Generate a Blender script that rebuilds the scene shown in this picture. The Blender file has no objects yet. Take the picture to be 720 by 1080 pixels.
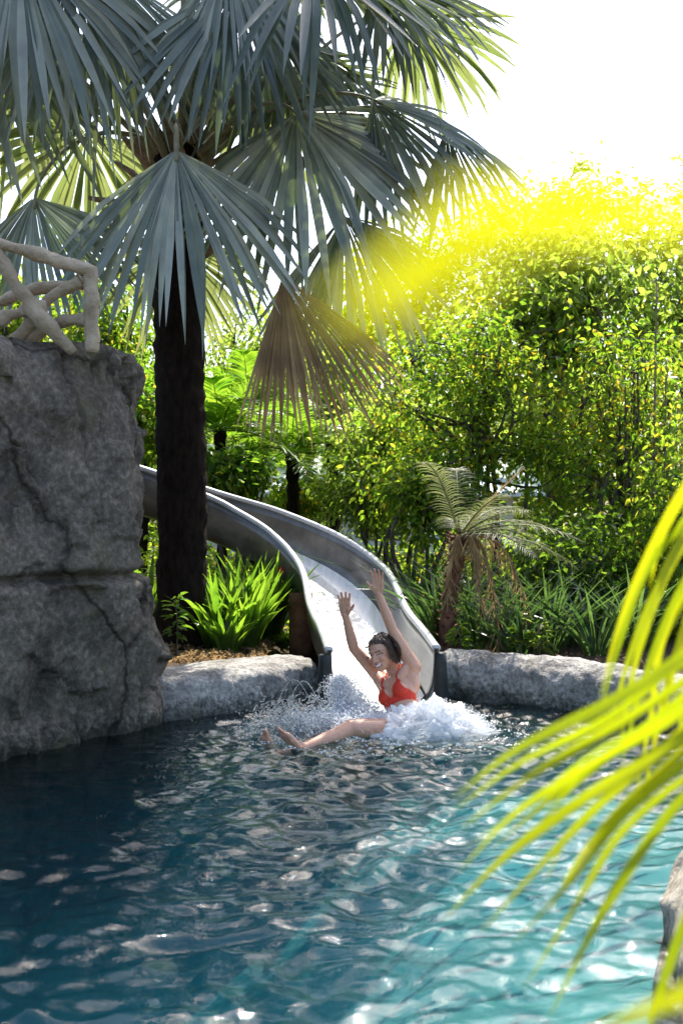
import bpy, bmesh, math, random
import numpy as np
from mathutils import Vector, Matrix

S = bpy.context.scene
COL = S.collection
rng = np.random.default_rng(7)
PI = math.pi
FOC = 1050.0          # focal length in photograph pixels (35 mm on a 36 mm tall sensor)
CAMZ = 1.4            # camera height above the pool's water
WATER_DENS = 0.7
SUN_AZ, SUN_EL, SUN_STR, SKY_STR, EXPOSURE = 16, 56, 3.9, 0.15, 1.5

def P(px, py, d):
    """world point seen at a photograph pixel when it stands d metres away"""
    return np.array([(px - 360) / FOC * d, d, CAMZ + (540 - py) / FOC * d])

def unit(v):
    v = np.asarray(v, float)
    n = np.linalg.norm(v, axis=-1, keepdims=True)
    return v / np.maximum(n, 1e-9)

# ------------------------------------------------------------------ noise
_perm = np.random.default_rng(3).permutation(256)
_perm = np.concatenate([_perm, _perm, _perm])
_grad = unit(np.random.default_rng(4).normal(size=(256, 3)))

def pnoise(p):
    p = np.asarray(p, float)
    i = np.floor(p).astype(int); f = p - i
    w = f * f * f * (f * (f * 6 - 15) + 10)
    i &= 255
    out = 0
    for a in (0, 1):
        for b in (0, 1):
            for c in (0, 1):
                h = _perm[_perm[_perm[(i[:, 0] + a) & 255] + ((i[:, 1] + b) & 255)] + ((i[:, 2] + c) & 255)]
                g = _grad[h]
                d = g[:, 0] * (f[:, 0] - a) + g[:, 1] * (f[:, 1] - b) + g[:, 2] * (f[:, 2] - c)
                wt = (w[:, 0] if a else 1 - w[:, 0]) * (w[:, 1] if b else 1 - w[:, 1]) * (w[:, 2] if c else 1 - w[:, 2])
                out = out + d * wt
    return out * 1.6

def fbm(p, octv=4, gain=0.5, lac=2.03):
    s = 0; a = 1.0; q = np.asarray(p, float)
    for k in range(octv):
        s = s + a * pnoise(q + 17.3 * k); a *= gain; q = q * lac
    return s

def ridged(p, octv=3, gain=0.5):
    s = 0; a = 1.0; q = np.asarray(p, float)
    for k in range(octv):
        s = s + a * (1 - np.abs(pnoise(q + 11.7 * k)) * 2); a *= gain; q = q * 2.1
    return s

# ------------------------------------------------------------------ materials
def new_mat(name):
    m = bpy.data.materials.new(name); m.use_nodes = True
    nt = m.node_tree
    for n in list(nt.nodes): nt.nodes.remove(n)
    out = nt.nodes.new('ShaderNodeOutputMaterial')
    return m, nt, out

def N(nt, typ, **kw):
    n = nt.nodes.new(typ)
    for k, v in kw.items():
        if k in n.inputs: n.inputs[k].default_value = v
        else: setattr(n, k, v)
    return n

def ramp(nt, fac, stops):
    r = nt.nodes.new('ShaderNodeValToRGB')
    el = r.color_ramp.elements
    while len(el) > 1: el.remove(el[-1])
    el[0].position = stops[0][0]; el[0].color = (*stops[0][1], 1)
    for p, c in stops[1:]:
        e = el.new(p); e.color = (*c, 1)
    nt.links.new(fac, r.inputs[0])
    return r

def surf_mat(name, stops, scale=6, rough=0.8, bump=0.4, bscale=30, bdist=0.01, metallic=0.0, stretch=(1, 1, 1), spec=0.3, detail=8, stops2=None, scale2=1.3, coat=0.0, wet=False, crack=0.0):
    """noise coloured, bumped surface"""
    m, nt, out = new_mat(name)
    L = nt.links.new
    tc = N(nt, 'ShaderNodeTexCoord'); mp = N(nt, 'ShaderNodeMapping'); mp.inputs['Scale'].default_value = stretch
    L(tc.outputs['Object'], mp.inputs['Vector'])
    n1 = N(nt, 'ShaderNodeTexNoise', Scale=scale, Detail=detail, Roughness=0.62); L(mp.outputs[0], n1.inputs['Vector'])
    col = ramp(nt, n1.outputs['Fac'], stops).outputs[0]
    if stops2:
        n3 = N(nt, 'ShaderNodeTexNoise', Scale=scale2, Detail=6, Roughness=0.6); L(mp.outputs[0], n3.inputs['Vector'])
        mx = N(nt, 'ShaderNodeMix', data_type='RGBA', blend_type='MULTIPLY'); mx.inputs[0].default_value = 1
        L(col, mx.inputs[6]); L(ramp(nt, n3.outputs['Fac'], stops2).outputs[0], mx.inputs[7]); col = mx.outputs[2]
    if wet:      # damp, dark tide line just above the water
        sp = N(nt, 'ShaderNodeSeparateXYZ'); L(tc.outputs['Object'], sp.inputs[0])
        ad = N(nt, 'ShaderNodeMath', operation='MULTIPLY_ADD'); ad.inputs[1].default_value = 0.22; L(n1.outputs['Fac'], ad.inputs[0]); L(sp.outputs['Z'], ad.inputs[2])
        mw = N(nt, 'ShaderNodeMix', data_type='RGBA', blend_type='MULTIPLY'); mw.inputs[0].default_value = 1
        L(col, mw.inputs[6]); L(ramp(nt, ad.outputs[0], [(0.14, (0.34, 0.37, 0.35)), (0.24, (1, 1, 1))]).outputs[0], mw.inputs[7]); col = mw.outputs[2]
        n5 = N(nt, 'ShaderNodeTexNoise', Scale=2.3, Detail=5); L(tc.outputs['Object'], n5.inputs['Vector'])
        mm = N(nt, 'ShaderNodeMix', data_type='RGBA'); mm.inputs[7].default_value = (0.10, 0.095, 0.045, 1)
        L(ramp(nt, n5.outputs['Fac'], [(0.56, (0, 0, 0)), (0.72, (0.55, 0.55, 0.55))]).outputs[0], mm.inputs[0]); L(col, mm.inputs[6]); col = mm.outputs[2]
    n2 = N(nt, 'ShaderNodeTexNoise', Scale=bscale, Detail=6, Roughness=0.65); L(mp.outputs[0], n2.inputs['Vector'])
    hgt = n2.outputs['Fac']
    if crack:      # long thin fissures
        nd = N(nt, 'ShaderNodeTexNoise', Scale=2.2, Detail=4); L(tc.outputs['Object'], nd.inputs['Vector'])
        vm = N(nt, 'ShaderNodeVectorMath', operation='MULTIPLY_ADD'); vm.inputs[1].default_value = (0.5, 0.5, 0.5); L(nd.outputs['Color'], vm.inputs[0]); L(tc.outputs['Object'], vm.inputs[2])
        ms_ = N(nt, 'ShaderNodeMapping'); ms_.inputs['Scale'].default_value = (1, 1, 0.6); L(vm.outputs[0], ms_.inputs['Vector'])
        vo = N(nt, 'ShaderNodeTexVoronoi', feature='DISTANCE_TO_EDGE', Scale=crack); L(ms_.outputs[0], vo.inputs['Vector'])
        rc = ramp(nt, vo.outputs['Distance'], [(0.0, (0.3, 0.29, 0.28)), (0.022, (1, 1, 1))])
        mc = N(nt, 'ShaderNodeMix', data_type='RGBA', blend_type='MULTIPLY'); mc.inputs[0].default_value = 0.9
        L(col, mc.inputs[6]); L(rc.outputs[0], mc.inputs[7]); col = mc.outputs[2]
        ah = N(nt, 'ShaderNodeMath', operation='MULTIPLY_ADD'); ah.inputs[1].default_value = 2.0; L(rc.outputs[0], ah.inputs[0]); L(hgt, ah.inputs[2]); hgt = ah.outputs[0]
    bp = N(nt, 'ShaderNodeBump', Strength=bump, Distance=bdist); L(hgt, bp.inputs['Height'])
    b = N(nt, 'ShaderNodeBsdfPrincipled', Roughness=rough, Metallic=metallic)
    b.inputs['Specular IOR Level'].default_value = spec
    b.inputs['Coat Weight'].default_value = coat; b.inputs['Coat Roughness'].default_value = 0.12
    L(col, b.inputs['Base Color']); L(bp.outputs[0], b.inputs['Normal'])
    L(b.outputs[0], out.inputs[0])
    return m

def leaf_mat(name, stops, trans, tfac=0.45, rough=0.5, spec=0.35, noise=14):
    """thin leaf: reflects from one side, lets tinted light through; each leaf has its own tint"""
    m, nt, out = new_mat(name); L = nt.links.new
    at = N(nt, 'ShaderNodeAttribute', attribute_name='tint')
    r1 = ramp(nt, at.outputs['Fac'], stops); r2 = ramp(nt, at.outputs['Fac'], trans)
    b = N(nt, 'ShaderNodeBsdfPrincipled', Roughness=rough); b.inputs['Specular IOR Level'].default_value = spec
    t = N(nt, 'ShaderNodeBsdfTranslucent')
    tc = N(nt, 'ShaderNodeTexCoord'); nz = N(nt, 'ShaderNodeTexNoise', Scale=noise, Detail=4); L(tc.outputs['Object'], nz.inputs['Vector'])
    vr = ramp(nt, nz.outputs['Fac'], [(0.3, (0.72, 0.72, 0.72)), (0.7, (1.15, 1.12, 1.0))])
    mA = N(nt, 'ShaderNodeMix', data_type='RGBA', blend_type='MULTIPLY'); mA.inputs[0].default_value = 1
    L(r1.outputs[0], mA.inputs[6]); L(vr.outputs[0], mA.inputs[7])
    mB = N(nt, 'ShaderNodeMix', data_type='RGBA', blend_type='MULTIPLY'); mB.inputs[0].default_value = 1
    L(r2.outputs[0], mB.inputs[6]); L(vr.outputs[0], mB.inputs[7])
    L(mA.outputs[2], b.inputs['Base Color']); L(mB.outputs[2], t.inputs['Color'])
    mx = N(nt, 'ShaderNodeMixShader', Fac=tfac); L(b.outputs[0], mx.inputs[1]); L(t.outputs[0], mx.inputs[2])
    L(mx.outputs[0], out.inputs[0])
    return m

M = {}
M['bark'] = surf_mat('palm bark', [(0.3, (0.008, 0.006, 0.005)), (0.7, (0.032, 0.022, 0.017))], 9, 0.95, 0.9, 40, 0.03, stretch=(2.5, 2.5, 0.8), spec=0.08)
M['bark2'] = surf_mat('shrub bark', [(0.3, (0.05, 0.04, 0.03)), (0.7, (0.14, 0.11, 0.085))], 14, 0.9, 0.6, 40, 0.01)
M['boot'] = surf_mat('leaf base', [(0.3, (0.12, 0.075, 0.045)), (0.7, (0.33, 0.24, 0.16))], 8, 0.85, 0.6, 40, 0.01, stretch=(1, 1, 4))
M['petiole'] = surf_mat('petiole', [(0.3, (0.13, 0.13, 0.07)), (0.7, (0.30, 0.29, 0.2))], 5, 0.6, 0.3, 40, 0.005)
M['silver'] = leaf_mat('silver fan leaf', [(0, (0.075, 0.10, 0.088)), (0.45, (0.165, 0.205, 0.185)), (1, (0.44, 0.47, 0.43))], [(0, (0.12, 0.19, 0.05)), (1, (0.26, 0.32, 0.11))], 0.25, 0.36, 0.6, 5)
M['silver_back'] = leaf_mat('backlit fan leaf', [(0, (0.09, 0.12, 0.06)), (1, (0.18, 0.22, 0.12))], [(0, (0.2, 0.28, 0.06)), (1, (0.38, 0.42, 0.14))], 0.45, 0.45, 0.4, 5)  # yellower copy of silver for rear fronds, their backlight put into the colour
M['dead'] = leaf_mat('dead leaf', [(0, (0.20, 0.135, 0.075)), (1, (0.48, 0.345, 0.20))], [(0, (0.32, 0.20, 0.09)), (1, (0.55, 0.39, 0.19))], 0.45, 0.8, 0.15, 6)
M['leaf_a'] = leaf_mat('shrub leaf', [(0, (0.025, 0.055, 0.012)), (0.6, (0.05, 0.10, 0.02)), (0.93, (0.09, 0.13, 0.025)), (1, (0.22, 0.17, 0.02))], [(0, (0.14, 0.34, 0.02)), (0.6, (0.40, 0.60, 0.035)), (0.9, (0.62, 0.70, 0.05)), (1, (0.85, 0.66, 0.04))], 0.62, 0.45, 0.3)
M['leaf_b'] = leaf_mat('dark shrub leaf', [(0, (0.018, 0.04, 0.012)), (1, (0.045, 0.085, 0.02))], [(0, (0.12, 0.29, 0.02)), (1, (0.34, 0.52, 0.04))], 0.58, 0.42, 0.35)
M['leaf_c'] = leaf_mat('pale tree leaf', [(0, (0.05, 0.08, 0.02)), (1, (0.11, 0.14, 0.04))], [(0, (0.28, 0.47, 0.05)), (1, (0.60, 0.72, 0.11))], 0.64, 0.45, 0.4)
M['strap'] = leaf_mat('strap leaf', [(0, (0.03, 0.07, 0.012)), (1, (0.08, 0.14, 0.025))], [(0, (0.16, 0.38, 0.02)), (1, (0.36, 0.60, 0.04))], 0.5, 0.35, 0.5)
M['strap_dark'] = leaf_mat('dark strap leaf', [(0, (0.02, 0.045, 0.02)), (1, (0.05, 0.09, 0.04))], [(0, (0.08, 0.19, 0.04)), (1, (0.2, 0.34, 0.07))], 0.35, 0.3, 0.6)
M['feather'] = leaf_mat('feather palm leaf', [(0, (0.03, 0.075, 0.012)), (1, (0.08, 0.14, 0.02))], [(0, (0.18, 0.42, 0.02)), (1, (0.4, 0.62, 0.04))], 0.5, 0.32, 0.5)
M['date'] = leaf_mat('date palm leaf', [(0, (0.06, 0.08, 0.04)), (1, (0.16, 0.17, 0.09))], [(0, (0.2, 0.26, 0.08)), (1, (0.4, 0.42, 0.18))], 0.42, 0.5, 0.4)
M['areca'] = leaf_mat('yellow green palm leaf', [(0, (0.17, 0.22, 0.012)), (1, (0.27, 0.30, 0.015))], [(0, (0.30, 0.40, 0.004)), (1, (0.56, 0.60, 0.006))], 0.6, 0.4, 0.4, 8)
M['areca_sunlit'] = leaf_mat('sunlit yellow palm leaf', [(0, (0.25, 0.28, 0.012)), (1, (0.3, 0.31, 0.015))], [(0, (0.62, 0.64, 0.004)), (1, (0.74, 0.70, 0.005))], 0.62, 0.4, 0.3, 8)  # brighter lemon copy of areca, sunlight put into its colour
M['stem_y'] = surf_mat('yellow stem', [(0.3, (0.25, 0.27, 0.05)), (0.7, (0.4, 0.4, 0.1))], 6, 0.5, 0.2, 30, 0.004)
M['rock'] = surf_mat('grey rock', [(0.30, (0.078, 0.066, 0.052)), (0.5, (0.142, 0.123, 0.101)), (0.70, (0.26, 0.23, 0.192))], 30, 0.9, 0.9, 55, 0.014, stretch=(1, 1, 0.9), wet=True, crack=0.85, stops2=[(0.33, (0.32, 0.31, 0.295)), (0.47, (0.75, 0.74, 0.71)), (0.66, (1.2, 1.17, 1.1))], scale2=1.5, detail=12)
M['coping'] = surf_mat('pale stone', [(0.3, (0.15, 0.14, 0.13)), (0.5, (0.33, 0.315, 0.295)), (0.7, (0.50, 0.475, 0.44))], 30, 0.88, 1.0, 45, 0.025, stops2=[(0.36, (0.5, 0.49, 0.47)), (0.56, (1.1, 1.09, 1.06))], scale2=3.2, detail=12, wet=True)
M['log'] = surf_mat('cast branch', [(0.3, (0.30, 0.235, 0.155)), (0.7, (0.56, 0.46, 0.33))], 7, 0.85, 1.0, 22, 0.03)
M['soil'] = surf_mat('mulch soil', [(0.3, (0.03, 0.02, 0.014)), (0.55, (0.09, 0.055, 0.035)), (0.8, (0.2, 0.14, 0.095))], 22, 0.95, 0.9, 60, 0.04, detail=10)
M['slide'] = surf_mat('grey slide shell', [(0.3, (0.055, 0.05, 0.044)), (0.7, (0.165, 0.153, 0.138))], 2.6, 0.33, 0.12, 18, 0.006, spec=0.6, stops2=[(0.35, (0.5, 0.48, 0.45)), (0.6, (1, 1, 1))], scale2=4, coat=0.5)
M['slide_rim'] = surf_mat('slide rim', [(0.3, (0.36, 0.36, 0.36)), (0.7, (0.52, 0.52, 0.52))], 6, 0.28, 0.1, 30, 0.003, spec=0.6, coat=0.3)
M['rubber'] = surf_mat('black rubber', [(0.3, (0.012, 0.016, 0.015)), (0.7, (0.03, 0.036, 0.034))], 12, 0.5, 0.3, 60, 0.003)
M['rust'] = surf_mat('rusty post', [(0.3, (0.08, 0.035, 0.02)), (0.7, (0.2, 0.095, 0.05))], 10, 0.85, 0.5, 40, 0.008)
M['plaster'] = surf_mat('pool plaster', [(0.3, (0.075, 0.17, 0.15)), (0.7, (0.14, 0.26, 0.225))], 3.0, 0.8, 0.2, 20, 0.01, stops2=[(0.35, (0.5, 0.55, 0.55)), (0.62, (1, 1, 1))], scale2=1.6)
M['white_wall'] = surf_mat('white render', [(0.3, (0.62, 0.62, 0.6)), (0.7, (0.78, 0.78, 0.76))], 4, 0.85, 0.1, 30, 0.004)
M['metal_roof'] = surf_mat('pale metal roof', [(0.3, (0.55, 0.6, 0.66)), (0.7, (0.72, 0.76, 0.8))], 3, 0.35, 0.1, 20, 0.003, metallic=0.3)
M['glass_dark'] = surf_mat('dark window glass', [(0.3, (0.02, 0.025, 0.03)), (0.7, (0.04, 0.045, 0.05))], 3, 0.1, 0.02, 20, 0.001, spec=0.6)
M['red_petal'] = leaf_mat('red petal', [(0, (0.45, 0.01, 0.03)), (1, (0.6, 0.03, 0.06))], [(0, (0.6, 0.02, 0.04)), (1, (0.8, 0.06, 0.08))], 0.4)
M['red_bark'] = surf_mat('red brown bark', [(0.3, (0.07, 0.03, 0.016)), (0.7, (0.26, 0.125, 0.07))], 14, 0.85, 0.8, 40, 0.02)
M['tan_stone'] = surf_mat('pale tan stone', [(0.3, (0.30, 0.26, 0.2)), (0.5, (0.46, 0.41, 0.33)), (0.7, (0.6, 0.55, 0.45))], 26, 0.88, 0.9, 45, 0.02, stops2=[(0.35, (0.6, 0.58, 0.54)), (0.58, (1, 1, 1))], scale2=3.2, detail=12, wet=True)
M['bikini'] = surf_mat('red swim fabric', [(0.3, (0.50, 0.028, 0.012)), (0.7, (0.62, 0.045, 0.02))], 30, 0.55, 0.2, 200, 0.001)
M['hair'] = surf_mat('dark brown hair', [(0.3, (0.018, 0.010, 0.007)), (0.7, (0.085, 0.045, 0.028))], 40, 0.5, 0.5, 120, 0.004, spec=0.5, stretch=(1, 1, 1))

# ------------------------------------------------------------------ object helpers
def link(o, parent=None):
    COL.objects.link(o)
    if parent is not None: o.parent = parent
    return o

def tag(o, label=None, cat=None, group=None, kind=None):
    if label: o['label'] = label
    if cat: o['category'] = cat
    if group: o['group'] = group
    if kind: o['kind'] = kind
    return o

def empty(name, loc, label, cat, group=None, kind=None):
    o = bpy.data.objects.new(name, None); o.empty_display_size = 0.1
    o.location = loc; link(o)
    return tag(o, label, cat, group, kind)

class MB:
    """collects faces in WORLD coordinates, then links them as one mesh object"""
    def __init__(s): s.V = []; s.F = []; s.T = []; s.n = 0
    def add(s, V, F, tint=None):
        V = np.asarray(V, float).reshape(-1, 3); F = np.asarray(F, int)
        s.V.append(V); s.F.append(F + s.n); s.n += len(V)
        if tint is None: tint = np.full(len(F), 0.5)
        s.T.append(np.broadcast_to(np.asarray(tint, float), (len(F),)))
        return s
    def build(s, name, mat, parent=None, smooth=True, origin=None):
        V = np.concatenate(s.V)
        base = np.zeros(3)
        if parent is not None:
            q = parent; 
            while q is not None: base = base + np.array(q.location); q = q.parent
        elif origin is not None: base = np.asarray(origin, float)
        me = bpy.data.meshes.new(name)
        W = (V - base).astype(np.float32)
        me.vertices.add(len(W)); me.vertices.foreach_set('co', W.ravel())
        tot = np.concatenate([np.full(len(f), f.shape[1]) for f in s.F])
        idx = np.concatenate([f.ravel() for f in s.F])
        me.loops.add(len(idx)); me.loops.foreach_set('vertex_index', idx.astype(np.int32))
        me.polygons.add(len(tot))
        st = np.concatenate([[0], np.cumsum(tot)[:-1]])
        me.polygons.foreach_set('loop_start', st.astype(np.int32))
        me.polygons.foreach_set('loop_total', tot.astype(np.int32))
        me.polygons.foreach_set('use_smooth', np.full(len(tot), bool(smooth)))
        a = me.attributes.new('tint', 'FLOAT', 'FACE'); a.data.foreach_set('value', np.concatenate(s.T).astype(np.float32))
        me.update(calc_edges=True); me.validate()
        me.materials.append(mat)
        o = bpy.data.objects.new(name, me); link(o, parent)
        if parent is None and origin is not None: o.location = origin
        return o

def spline(pts, n):
    """Catmull-Rom through points"""
    p = np.asarray(pts, float); p = np.vstack([2 * p[0] - p[1], p, 2 * p[-1] - p[-2]])
    k = len(p) - 3
    out = []
    for t in np.linspace(0, k - 1e-9, n):
        i = int(t); u = t - i; a, b, c, d = p[i:i + 4]
        out.append(0.5 * ((2 * b) + (-a + c) * u + (2 * a - 5 * b + 4 * c - d) * u * u + (-a + 3 * b - 3 * c + d) * u ** 3))
    return np.array(out)

def frames(pts):
    t = unit(np.gradient(pts, axis=0))
    up = np.array([0, 0, 1.0]) if abs(t[0, 2]) < 0.9 else np.array([1.0, 0, 0])
    n = unit(np.cross(t[0], up)); Ns = []
    for k in range(len(pts)):
        n = unit(n - t[k] * np.dot(n, t[k])); Ns.append(n)
    Ns = np.array(Ns); B = np.cross(t, Ns)
    return t, Ns, B

def tube(mb, pts, rad, n=10, tint=0.5, wob=0, wscale=8, squash=1.0):
    pts = np.asarray(pts, float); rad = np.broadcast_to(np.asarray(rad, float), (len(pts),))
    t, A, B = frames(pts)
    ang = np.linspace(0, 2 * PI, n, endpoint=False)
    R = rad[:, None]
    V = pts[:, None, :] + A[:, None, :] * (np.cos(ang)[None, :, None] * R[..., None]) + B[:, None, :] * (np.sin(ang)[None, :, None] * R[..., None] * squash)
    if wob:
        fl = V.reshape(-1, 3); nz = fbm(fl * wscale, 3)
        d = unit(V - pts[:, None, :]).reshape(-1, 3)
        V = (fl + d * (nz * wob)[:, None]).reshape(V.shape)
    m = len(pts)
    i = np.arange(m - 1)[:, None] * n; j = np.arange(n)[None, :]; j2 = (j + 1) % n
    F = np.stack([i + j, i + j2, i + n + j2, i + n + j], -1).reshape(-1, 4)
    V = V.reshape(-1, 3)
    b = len(V); V = np.vstack([V, pts[:1], pts[-1:]])
    jj = np.arange(n); k2 = (jj + 1) % n
    T1 = np.stack([np.full(n, b), k2, jj], -1); T2 = np.stack([np.full(n, b + 1), (m - 1) * n + jj, (m - 1) * n + k2], -1)
    mb.add(V, F, tint); s0 = mb.n - len(V)
    mb.F.append(np.vstack([T1, T2]) + s0); mb.T.append(np.full(2 * n, tint))
    return mb

def leaves(mb, pos, dirs, nrm, L, W, tint, fold=0.18, droop=0.0):
    """vectorised leaves: each a folded lance of six faces' worth of outline"""
    n = len(pos); d = unit(dirs); nr = unit(nrm - d * np.sum(nrm * d, 1, keepdims=True)); sd = np.cross(d, nr)
    L = np.broadcast_to(L, (n,))[:, None]; W = np.broadcast_to(W, (n,))[:, None]
    dz = np.array([0, 0, -1.0]) * droop
    b = pos; c = pos + d * L * 0.5 - nr * W * fold * 0.3 + dz * L * 0.25; t = pos + d * L + dz * L
    l1 = pos + d * L * 0.34 + sd * W * 0.5 + nr * W * fold + dz * L * 0.15; r1 = pos + d * L * 0.34 - sd * W * 0.5 + nr * W * fold + dz * L * 0.15
    l2 = pos + d * L * 0.72 + sd * W * 0.33 + nr * W * fold + dz * L * 0.55; r2 = pos + d * L * 0.72 - sd * W * 0.33 + nr * W * fold + dz * L * 0.55
    V = np.stack([b, c, t, l1, l2, r1, r2], 1).reshape(-1, 3)
    o = np.arange(n)[:, None] * 7
    tri = np.concatenate([o + np.array([[0, 1, 3]]), o + np.array([[0, 5, 1]]), o + np.array([[4, 1, 2]]), o + np.array([[1, 6, 2]]), o + np.array([[3, 1, 4]]), o + np.array([[5, 6, 1]])])
    mb.add(V, tri, np.tile(tint, 6))
    return mb

def ribbon(mb, pts, width, nrm, tint=0.5, fold=0.15):
    """one long leaf: a strip folded along its midrib"""
    pts = np.asarray(pts, float); m = len(pts)
    t = unit(np.gradient(pts, axis=0)); nr = np.broadcast_to(np.asarray(nrm, float), pts.shape)
    nr = unit(nr - t * np.sum(nr * t, 1, keepdims=True)); sd = np.cross(t, nr)
    w = np.broadcast_to(width, (m,))[:, None]
    V = np.stack([pts + sd * w / 2 + nr * w * fold, pts, pts - sd * w / 2 + nr * w * fold], 1).reshape(-1, 3)
    i = np.arange(m - 1)[:, None] * 3
    F = np.concatenate([i + np.array([[0, 1, 4, 3]]), i + np.array([[1, 2, 5, 4]])])
    mb.add(V, F, tint)
    return mb

def box(mb, c, s, rz=0, tint=0.5):
    x, y, z = np.asarray(s) / 2
    V = np.array([[-x, -y, -z], [x, -y, -z], [x, y, -z], [-x, y, -z], [-x, -y, z], [x, -y, z], [x, y, z], [-x, y, z]])
    ca, sa = math.cos(rz), math.sin(rz)
    V = V @ np.array([[ca, sa, 0], [-sa, ca, 0], [0, 0, 1]]) + np.asarray(c)
    F = [[0, 3, 2, 1], [4, 5, 6, 7], [0, 1, 5, 4], [1, 2, 6, 5], [2, 3, 7, 6], [3, 0, 4, 7]]
    mb.add(V, F, tint)
    return mb
# ================================================================== SETTING: pool, ground, water
OUT = np.array([(0.95, 2.3), (1.05, 2.9), (1.21, 3.6), (1.75, 4.2), (2.15, 4.8), (2.3, 5.5), (2.1, 6.2), (1.75, 6.75), (1.3, 7.2), (0.85, 7.45), (0.3, 7.5),
                (-0.2, 7.4), (-0.7, 7.0), (-1.18, 6.5), (-1.6, 5.85), (-1.95, 5.35), (-2.8, 4.8), (-3.5, 4.2), (-3.7, 3.0), (-3.2, 1.6), (-1.8, 0.8), (-0.2, 0.65), (0.75, 1.2)])
def closed_curve(pts, n):
    p = np.vstack([pts[-2:], pts, pts[:3]]); c = spline(np.c_[p, np.zeros(len(p))], (len(p) - 1) * n + 1)[:, :2]
    return c[2 * n:(2 + len(pts)) * n]
RIM = closed_curve(OUT, 6)
CEN = np.array([-0.6, 4.2])

M['film'] = surf_mat('water sheet over the slide', [(0.3, (0.46, 0.47, 0.48)), (0.7, (0.66, 0.67, 0.68))], 5, 0.38, 0.15, 16, 0.010, spec=1.0, stretch=(4, 0.7, 0.7), coat=0.6)
SPC = spline([(0.30, 7.0, 0), (0.285, 7.25, 0), (0.135, 8.25, 0), (0.01, 9.15, 0), (-0.34, 9.78, 0)], 40)
def ground():
    mb = MB(); m = len(RIM); rings = []
    for f, add in ((1.0, 0.25), (1.0, 0.4), (1.0, 0.6), (1.0, 0.85), (1.0, 1.2), (1.0, 1.6), (1.0, 2.2), (1.0, 3.6), (1.0, 5.5), (1.0, 8), (1.0, 12), (1.0, 20), (1.0, 45), (1.0, 120), (1.0, 500)):
        d = unit(RIM - CEN); p = RIM + d * add
        z = 0.2 + 0.06 * fbm(np.c_[p * 0.9, np.zeros(m)], 3) * min(1, add) + (0.0 if add < 6 else 0.012 * min(add, 60))
        ds = np.min(np.hypot(p[:, None, 0] - SPC[None, :, 0], p[:, None, 1] - SPC[None, :, 1]), 1)
        z = z - np.clip(1.15 - ds / 0.75, 0, 1) * 0.42 * (p[:, 1] < 9.4)
        rings.append(np.c_[p, z])
    V = np.concatenate(rings); k = len(rings)
    i = np.arange(k - 1)[:, None] * m; j = np.arange(m)[None, :]; j2 = (j + 1) % m
    F = np.stack([i + j, i + j2, i + m + j2, i + m + j], -1).reshape(-1, 4)
    mb.add(V, F)
    return tag(mb.build('ground', M['soil']), 'brown mulch soil of the garden beds around the pool', 'ground', kind='structure')
ground()

def basin():
    mb = MB(); m = len(RIM); rings = []
    def floor_z(p):
        sh = np.clip((p[:, 0] + 0.7) / 3.0, 0, 1); sh = sh * sh * (3 - 2 * sh)
        return -0.85 + 0.48 * sh - 0.95 * np.clip((0.35 - p[:, 0]) / 1.5, 0, 1) + 0.05 * fbm(np.c_[p * 1.5, np.zeros(len(p))], 3)
    out = RIM + unit(RIM - CEN) * 0.42
    rings.append(np.c_[out, np.full(m, -0.06)])
    for f in (1.0, 0.97, 0.9, 0.8, 0.65, 0.5, 0.35, 0.2, 0.08, 0.001):
        p = CEN + (out - CEN) * f
        z = floor_z(p); edge = np.clip((f - 0.9) / 0.1, 0, 1)
        rings.append(np.c_[p, z + 0.15 * edge])
    V = np.concatenate(rings); k = len(rings)
    i = np.arange(k - 1)[:, None] * m; j = np.arange(m)[None, :]; j2 = (j + 1) % m
    F = np.stack([i + j, i + j2, i + m + j2, i + m + j], -1).reshape(-1, 4)
    mb.add(V, F)
    return tag(mb.build('pool_floor', M['plaster']), 'pale turquoise plaster floor of the pool under the water', 'pool floor', kind='structure')
basin()

# water material: clear surface that mirrors by angle, teal absorption inside
m, nt, out_ = new_mat('pool water'); Lk = nt.links.new
tc = N(nt, 'ShaderNodeTexCoord')
mpw = N(nt, 'ShaderNodeMapping'); mpw.inputs['Scale'].default_value = (1, 1.3, 1); Lk(tc.outputs['Object'], mpw.inputs['Vector'])
nw = N(nt, 'ShaderNodeTexNoise', Scale=20, Detail=5, Roughness=0.55, Distortion=0.8); Lk(mpw.outputs[0], nw.inputs['Vector'])
bw = N(nt, 'ShaderNodeBump', Strength=0.6, Distance=0.006); Lk(nw.outputs['Fac'], bw.inputs['Height'])
fr = N(nt, 'ShaderNodeFresnel', IOR=1.40); Lk(bw.outputs[0], fr.inputs['Normal'])
gl = N(nt, 'ShaderNodeBsdfGlossy', Roughness=0.015); Lk(bw.outputs[0], gl.inputs['Normal'])
tr = N(nt, 'ShaderNodeBsdfTransparent')
mxw = N(nt, 'ShaderNodeMixShader'); Lk(fr.outputs[0], mxw.inputs[0]); Lk(tr.outputs[0], mxw.inputs[1]); Lk(gl.outputs[0], mxw.inputs[2])
Lk(mxw.outputs[0], out_.inputs['Surface'])
va = N(nt, 'ShaderNodeVolumeAbsorption', Density=WATER_DENS); va.inputs['Color'].default_value = (0.12, 0.67, 0.78, 1)
vsc = N(nt, 'ShaderNodeVolumeScatter', Density=0.17, Anisotropy=0.2); vsc.inputs['Color'].default_value = (0.05, 0.50, 0.72, 1)
adv = N(nt, 'ShaderNodeAddShader'); Lk(va.outputs[0], adv.inputs[0]); Lk(vsc.outputs[0], adv.inputs[1]); Lk(adv.outputs[0], out_.inputs['Volume'])
M['water'] = m

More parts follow.
